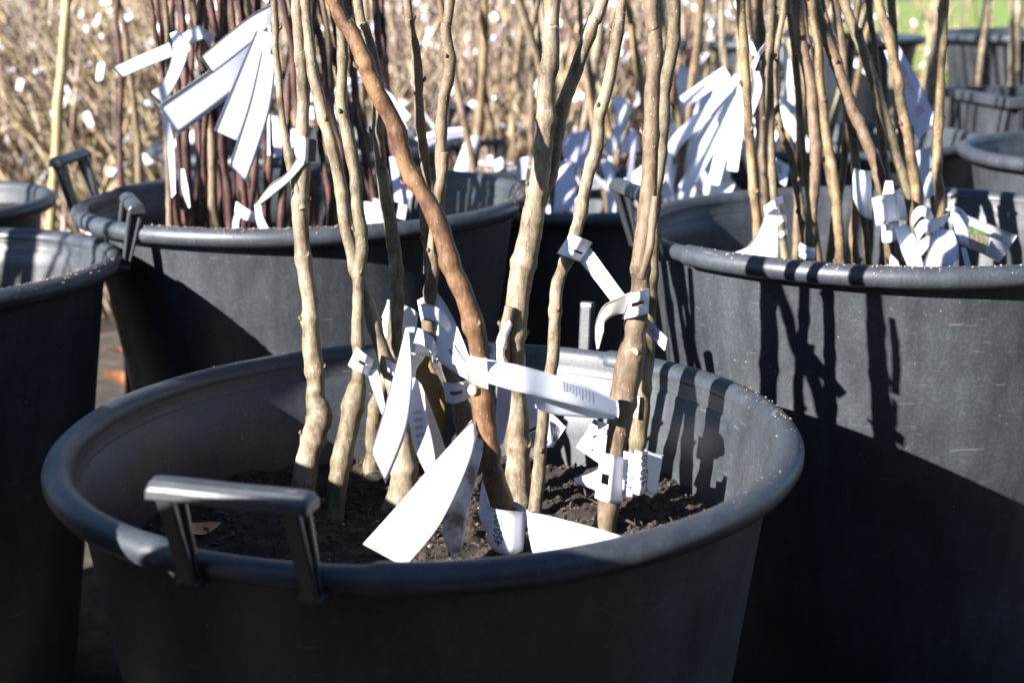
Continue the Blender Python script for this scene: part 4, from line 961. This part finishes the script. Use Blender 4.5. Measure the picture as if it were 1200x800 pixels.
# the glaring bunch of tags
def bunch():
    D = dict; Y = C_W.y - .42
    paper_tag('broad glaring white strip, largest of the bunch behind the sunlit tub', [D(rows=[(846, 96, 872, 88, Y, Y - .04), (822, 140, 862, 132, Y - .02, Y - .02 - .04), (792, 190, 836, 190, Y - .04, Y - .04 - .04), (768, 226, 812, 246, Y - .05, Y - .05 - .04)], cup=.05)])
    paper_tag('glaring white strip folded over the largest strip of the bunch', [D(rows=[(856, 92, 874, 92, Y - .03, Y - .03 - .04), (838, 150, 872, 150, Y - .04, Y - .04 - .04), (812, 200, 848, 212, Y - .06, Y - .06 - .04), (806, 224, 822, 240, Y - .06, Y - .06 - .04)])])
    paper_tag('lilac curled strip on the stem side of the glaring bunch', [D(rows=[(864, 88, 876, 86, Y - .05, Y - .05 - .04), (870, 120, 884, 112, Y - .06, Y - .06 - .04), (866, 152, 872, 156, Y - .06, Y - .06 - .04)])], M_PAPL)
    paper_tag('squarish white tag standing up behind the glaring bunch', [D(rows=[(796, 74, 788, 146, Y + .12, Y + .12 - .04), (818, 88, 806, 158, Y + .11, Y + .11 - .04), (842, 104, 826, 142, Y + .1, Y + .1 - .04)])])
    paper_tag('short white tag dropping from the right foot of the glaring bunch', [D(rows=[(862, 160, 876, 166, Y - .05, Y - .05 - .04), (872, 190, 884, 188, Y - .06, Y - .06 - .04), (880, 214, 890, 206, Y - .06, Y - .06 - .04)])])
    paper_tag('white and green label leaning at the back of the sunlit tub', [D(rows=[(905, 184, 914, 214, Y - .1, Y - .1 - .04), (926, 194, 920, 218, Y - .1, Y - .1 - .04)], prints=[pr_quads([(.1, .5, .2, .6)], 'green')])])
    paper_tag('small white flap low between the glaring bunch and the tub rim', [D(rows=[(836, 200, 830, 232, Y - .08, Y - .08 - .04), (862, 214, 850, 240, Y - .1, Y - .1 - .04)])])
    for i, (xa, ya, xb, yb, wd) in enumerate(((868, 92, 782, 176, 15), (870, 100, 800, 226, 16), (862, 110, 836, 216, 13), (852, 84, 800, 120, 14), (872, 96, 858, 200, 12))):
        dx, dy = xb - xa, yb - ya; q = wd / math.hypot(dx, dy); nx, ny = -dy * q * .5, dx * q * .5
        sg = 1 if nx < 0 else -1; nx, ny = nx * sg, ny * sg; Yk = Y - .10 - .018 * i
        paper_tag('narrow glaring white strip fanned out over the front of the glaring bunch', [D(rows=[(xa + nx, ya + ny, xa - nx, ya - ny, Yk, Yk - .02), ((xa + xb) / 2 + nx, (ya + yb) / 2 + ny, (xa + xb) / 2 - nx, (ya + yb) / 2 - ny, Yk - .01, Yk - .035), (xb + nx, yb + ny, xb - nx, yb - ny, Yk - .03, Yk - .05)])], None, 'narrow strips of the glaring bunch')
    Y = C_C.y - .2
    for i, (l, r, m) in enumerate((
        ('broad lilac-blue tag hanging over the low tub of brown stubs', [(656, 160, 690, 152, Y), (660, 182, 690, 180, Y - .02), (672, 198, 688, 196, Y - .03)], M_PAPL),
        ('white curled tag standing tall in the low tub of brown stubs', [(716, 118, 728, 112, Y), (722, 140, 738, 132, Y - .02), (708, 176, 718, 186, Y - .03)], M_PAP),
        ('long white strip trailing to the rim of the low tub', [(702, 188, 712, 186, Y - .05), (710, 214, 722, 210, Y - .07), (712, 258, 722, 258, Y - .1)], M_PAP),
        ('narrow lilac strip twisting down beside the stout brown sapling', [(738, 150, 746, 152, Y - .02), (738, 180, 744, 182, Y - .05), (732, 222, 740, 224, Y - .06)], M_PAPL),
        ('bluish tag tucked behind the slim straight sapling', [(726, 160, 748, 158, Y + .05), (730, 178, 750, 178, Y + .04)], M_PAPB),
        ('small round-cornered white tag by the handle of the crowded tub', [(576, 190, 588, 184, Y - .1), (580, 202, 594, 194, Y - .1)], M_PAP),
        ('white upright slip inside the handle of the crowded tub', [(606, 186, 620, 184, Y - .1), (604, 212, 616, 210, Y - .1)], M_PAP))):
        paper_tag(l, [D(rows=r)], m)
bunch()

# single thin stems and the cane
def loners():
    def one(label, pts, Y, mat, nm='sapling', cat='sapling'):
        base = PZ(pts[0][0], pts[0][1], 0.02) if False else None
        p0 = P(pts[0][0], pts[0][1], Y); d = p0 - P(pts[1][0], pts[1][1], Y)
        root = max(0.03, (p0.z + .02) / max(.2, d.normalized().z * -1)) if d.z < 0 else .1
        sapling(label, [('trunk', pts, (Y, Y), dict(seed=int(pts[0][0]), root=root, ext=.4))], mat, None, nm, buds=False, sides=8, cat=cat)
    m_cane = plain('yellow_cane', (.30, .235, .115), .45, .3, 25)
    one('straight yellow cane standing in the straw-coloured thicket', [(63, 212, 13), (67, 150, 13), (72, 80, 13), (78, 0, 12)], 3.3, m_cane, 'garden_cane', 'cane')
    one('thin dark sapling beside the pale-blue black-ended strip', [(143, 220, 9), (141, 150, 8), (142, 90, 8), (137, 30, 7), (138, 0, 7)], 3.1, M_B_RED)
    one('thin forked-looking sapling half lit before the thicket', [(163, 220, 10), (160, 150, 9), (152, 90, 8), (146, 40, 8), (138, 0, 7)], 3.15, M_B_BRN)
    one('slim bent sapling in front of the thicket behind the middle saplings', [(584, 196, 9), (578, 160, 9), (570, 125, 8), (564, 80, 8), (561, 30, 8), (562, 0, 8)], 3.75, M_B_BRN)
    one('dark slim sapling before the thicket beside the middle sapling', [(627, 196, 9), (622, 150, 9), (623, 90, 9), (624, 40, 9), (625, 0, 8)], 3.8, M_B_BRN)
    one('orange-tan sapling standing left of the ribbed crate', [(1090, 120, 12), (1092, 80, 12), (1096, 30, 11), (1097, 0, 11)], 4.1, M_B_TAN)
    one('orange-tan sapling with a pale foot at the ribbed crate', [(1142, 114, 11), (1147, 75, 11), (1154, 30, 11), (1157, 0, 10)], 4.05, M_B_TAN)
    one('stout orange-tan sapling at the end of the ribbed crate', [(1187, 128, 14), (1188, 90, 14), (1190, 40, 14), (1193, 0, 13)], 4.05, M_B_TAN)
loners()

# ------------------------------------------------------------------ the thicket behind
def thicket():
    rnd = random.Random(77)
    mats = [multi('straw_twigs', [(.06, .04, .024), (.28, .205, .11), (.70, .58, .38)], 16.0, .6), multi('grey_brown_twigs', [(.035, .024, .018), (.14, .10, .07), (.58, .47, .35)], 9.0, .6), multi('reddish_twigs', [(.045, .024, .018), (.18, .108, .088), (.6, .46, .4)], 9.0, .6)]
    G = [([], []) for _ in mats]; T = ([], [])
    def twig(g, path):
        v, f = tube(path, 4, False); o = len(g[0]); g[0].extend(v); g[1].extend(tuple(q + o for q in x) for x in f)
    for i in range(5200):
        near = i < 2300
        y = rnd.uniform(4.2, 6.6) if near else 6.3 + 7 * rnd.random() ** 1.1
        hw = .40 * y + .8; x = rnd.uniform(-hw, hw)
        if x > .13 * y and near: continue
        if x > .235 * y and y > 7.5: continue
        if x > .2 * y and rnd.random() < .72: continue
        left = min(1, max(0, (-x / y - .05) / .12))
        h = rnd.uniform(.7, 1.25); lean = -.55 * left * rnd.uniform(.5, 1.3) + rnd.gauss(0, .14)
        ly = rnd.gauss(0, .12); r = rnd.uniform(.0045, .0095) if near else rnd.uniform(.005, .009)
        if left > .3 and rnd.random() < .14: lean = -lean * .8
        z0 = -.02
        k = 0 if rnd.random() < .35 + .35 * left else (1 if rnd.random() < .6 else 2)
        b = rnd.uniform(-.06, .06)
        at = lambda t: Vector((x + lean * h * t + b * math.sin(t * 3.1), y + ly * h * t, z0 + h * t))
        twig(G[k], [(*at(t), r * (1 - .6 * t)) for t in (0, .33, .66, 1)])
        for _ in range(2):
            q = at(rnd.uniform(.2, .8)); L = rnd.uniform(.2, .5)
            d = Vector((lean + rnd.uniform(-.5, .5), rnd.uniform(-.5, .5), 1)).normalized()
            twig(G[k], [(*q, r * .6), (*(q + d * L * .5 + Vector((0, 0, .02))), r * .48), (*(q + d * L), r * .22)])
        for _ in range(rnd.choice((1, 1, 2, 3))):
            q = at(rnd.uniform(.1, .95)) + Vector((-.008, -.012, 0))
            L = rnd.uniform(.018, .07); W = rnd.uniform(.012, .024)
            n = (-_d + Vector((rnd.gauss(0, .45), rnd.gauss(0, .45), rnd.gauss(0, .45)))).normalized()
            d = Vector((rnd.uniform(-1, 1), rnd.uniform(-.3, .3), rnd.uniform(-1.4, .2))); d = (d - n * d.dot(n)).normalized(); s = n.cross(d) * W; d = d * L
            o = len(T[0]); T[0].extend([q - s * .5, q + d - s * .5, q + d + s * .5, q + s * .5]); T[1].append((o, o + 1, o + 2, o + 3))
    for g, m, l in zip(G, mats, ('straw-coloured mass of slanting bare twigs', 'grey-brown mass of bare twigs', 'reddish mass of bare twigs')):
        tag_props(mesh_obj('sapling_thicket', g, m), l, 'thicket', kind='stuff')
    tag_props(mesh_obj('thicket_tags', T, M_PAP, smooth=False), 'countless small white tags scattered through the bare thicket', 'tags', kind='stuff')
thicket()
M_GRASS = multi('sunlit_grass', [(.05, .1, .012), (.14, .2, .025), (.22, .27, .05)], 3.0, .9)
def lawn():
    V = [(2, 13.6, .03), (60, 13.6, .03), (90, 70, .03), (-10, 70, .03)]
    tag_props(mesh_obj('lawn', (V, [(0, 1, 2, 3)]), M_GRASS, smooth=False), 'sunlit yellow-green lawn beyond the tubs', 'lawn', kind='structure')
    rnd = random.Random(5); V, F = [], []
    for i in range(16000):
        y = 13.7 + 9 * rnd.random() ** 1.4; x = rnd.uniform(2.1, .46 * y + 1.5); h = rnd.uniform(.12, .34); a = rnd.uniform(0, 3.14); w_ = .012
        o = len(V); c, s = math.cos(a) * w_, math.sin(a) * w_; lx, ly = rnd.uniform(-.1, .1), rnd.uniform(-.1, .1)
        V += [(x - c, y - s, .03), (x + c, y + s, .03), (x + lx, y + ly, .03 + h)]; F.append((o, o + 1, o + 2))
    tag_props(mesh_obj('grass', (V, F), M_GRASS, smooth=False), 'tall sunlit grass beyond the tubs', 'grass', kind='stuff')
lawn()
def hedge():  # unseen hedge added behind the camera to block low sky light
    t = thing('sky_blocking_hedge', 'unseen evergreen hedge added behind the camera to darken the shade', 'hedge', Vector((3.4, -3.2, 0)))
    rnd = random.Random(8); V, F = [], []
    for i in range(15000):
        x = rnd.uniform(-5.2, 5.2); z = rnd.uniform(.05, 2.6)
        y = (.62 + .10 * noise.noise(Vector((x * 1.3, z * 1.3, 2)))) * rnd.choice((-1, 1, 1)) + rnd.uniform(-.08, .06)
        if i % 6 == 0: z = 2.55 + .12 * noise.noise(Vector((x, 5, 1))) + rnd.uniform(-.05, .08); y = rnd.uniform(-.62, .62)
        a, b = rnd.uniform(0, 6.28), rnd.uniform(-1, 1); d = Vector((math.cos(a), math.sin(a), b)).normalized() * rnd.uniform(.06, .12); w_ = Vector((-math.sin(a), math.cos(a), rnd.uniform(-.5, .5))).normalized() * .04
        p = Vector((x, y, z)); o = len(V); V += [p - d * .5, p + w_, p + d, p - w_]; F.append((o, o + 1, o + 2, o + 3))
    m = multi('hedge_leaves', [(.012, .03, .008), (.03, .06, .014), (.05, .09, .022)], 6.0, .5)
    mesh_obj('foliage', (V, F), m, t, smooth=False)
    core = prism([(-5.0, -.5), (5.0, -.5), (5.0, .5), (-5.0, .5)], Vector((0, 0, 0)), Vector((1, 0, 0)), Vector((0, 1, 0)), Vector((0, 0, 1)), 0, 2.45)
    mesh_obj('blocking_core', core, multi('hedge_core', [(.006, .008, .004), (.015, .018, .008)], 20.0, .9), t, smooth=False)
hedge()

# ------------------------------------------------------------------ fallen leaves
def leaf(label, p, L, rz, tilt, mat, curl=.4, group=None):
    V, F = [], []; n = 8
    for sgn in (1, -1):
        for i in range(n + 1):
            t = i / n; wd = .34 * L * math.sin(math.pi * min(1, t * .96 + .04)) ** .8
            for v in (-1, -.5, 0, .5, 1):
                V.append((t * L, v * wd * .5, curl * L * (t - .5) ** 2 + abs(v) * wd * .25 + sgn * .0003 + .02 * L * math.sin(t * 9 + v)))
    o = 5 * (n + 1)
    for i in range(n):
        for j in range(4):
            a = i * 5 + j; F.append((a, a + 5, a + 6, a + 1)); F.append((o + a, o + a + 1, o + a + 6, o + a + 5))
    me = mesh_data('fallen_leaf', (V, F)); me.materials.append(mat)
    ob = bpy.data.objects.new('fallen_leaf', me); COL.objects.link(ob); ob.location = p; ob.rotation_euler = (tilt, 0.15, rz)
    return tag_props(ob, label, 'leaf', group)
leaf('bright orange fallen leaf on the ground in the gap between two tubs', PZ(120, 446, .035), .15, .15, .55, M_LEAFO, .8)
leaf('dull orange leaf on the ground behind the bright orange one', PZ(126, 414, .03), .10, 1.0, .2, M_LEAFO, .5)
leaf('shrivelled reddish leaf on the soil inside the open tub by the handle', PZ(206, 622, Z_SOIL + .006), .045, .4, .6, M_LEAFO, 1.2)
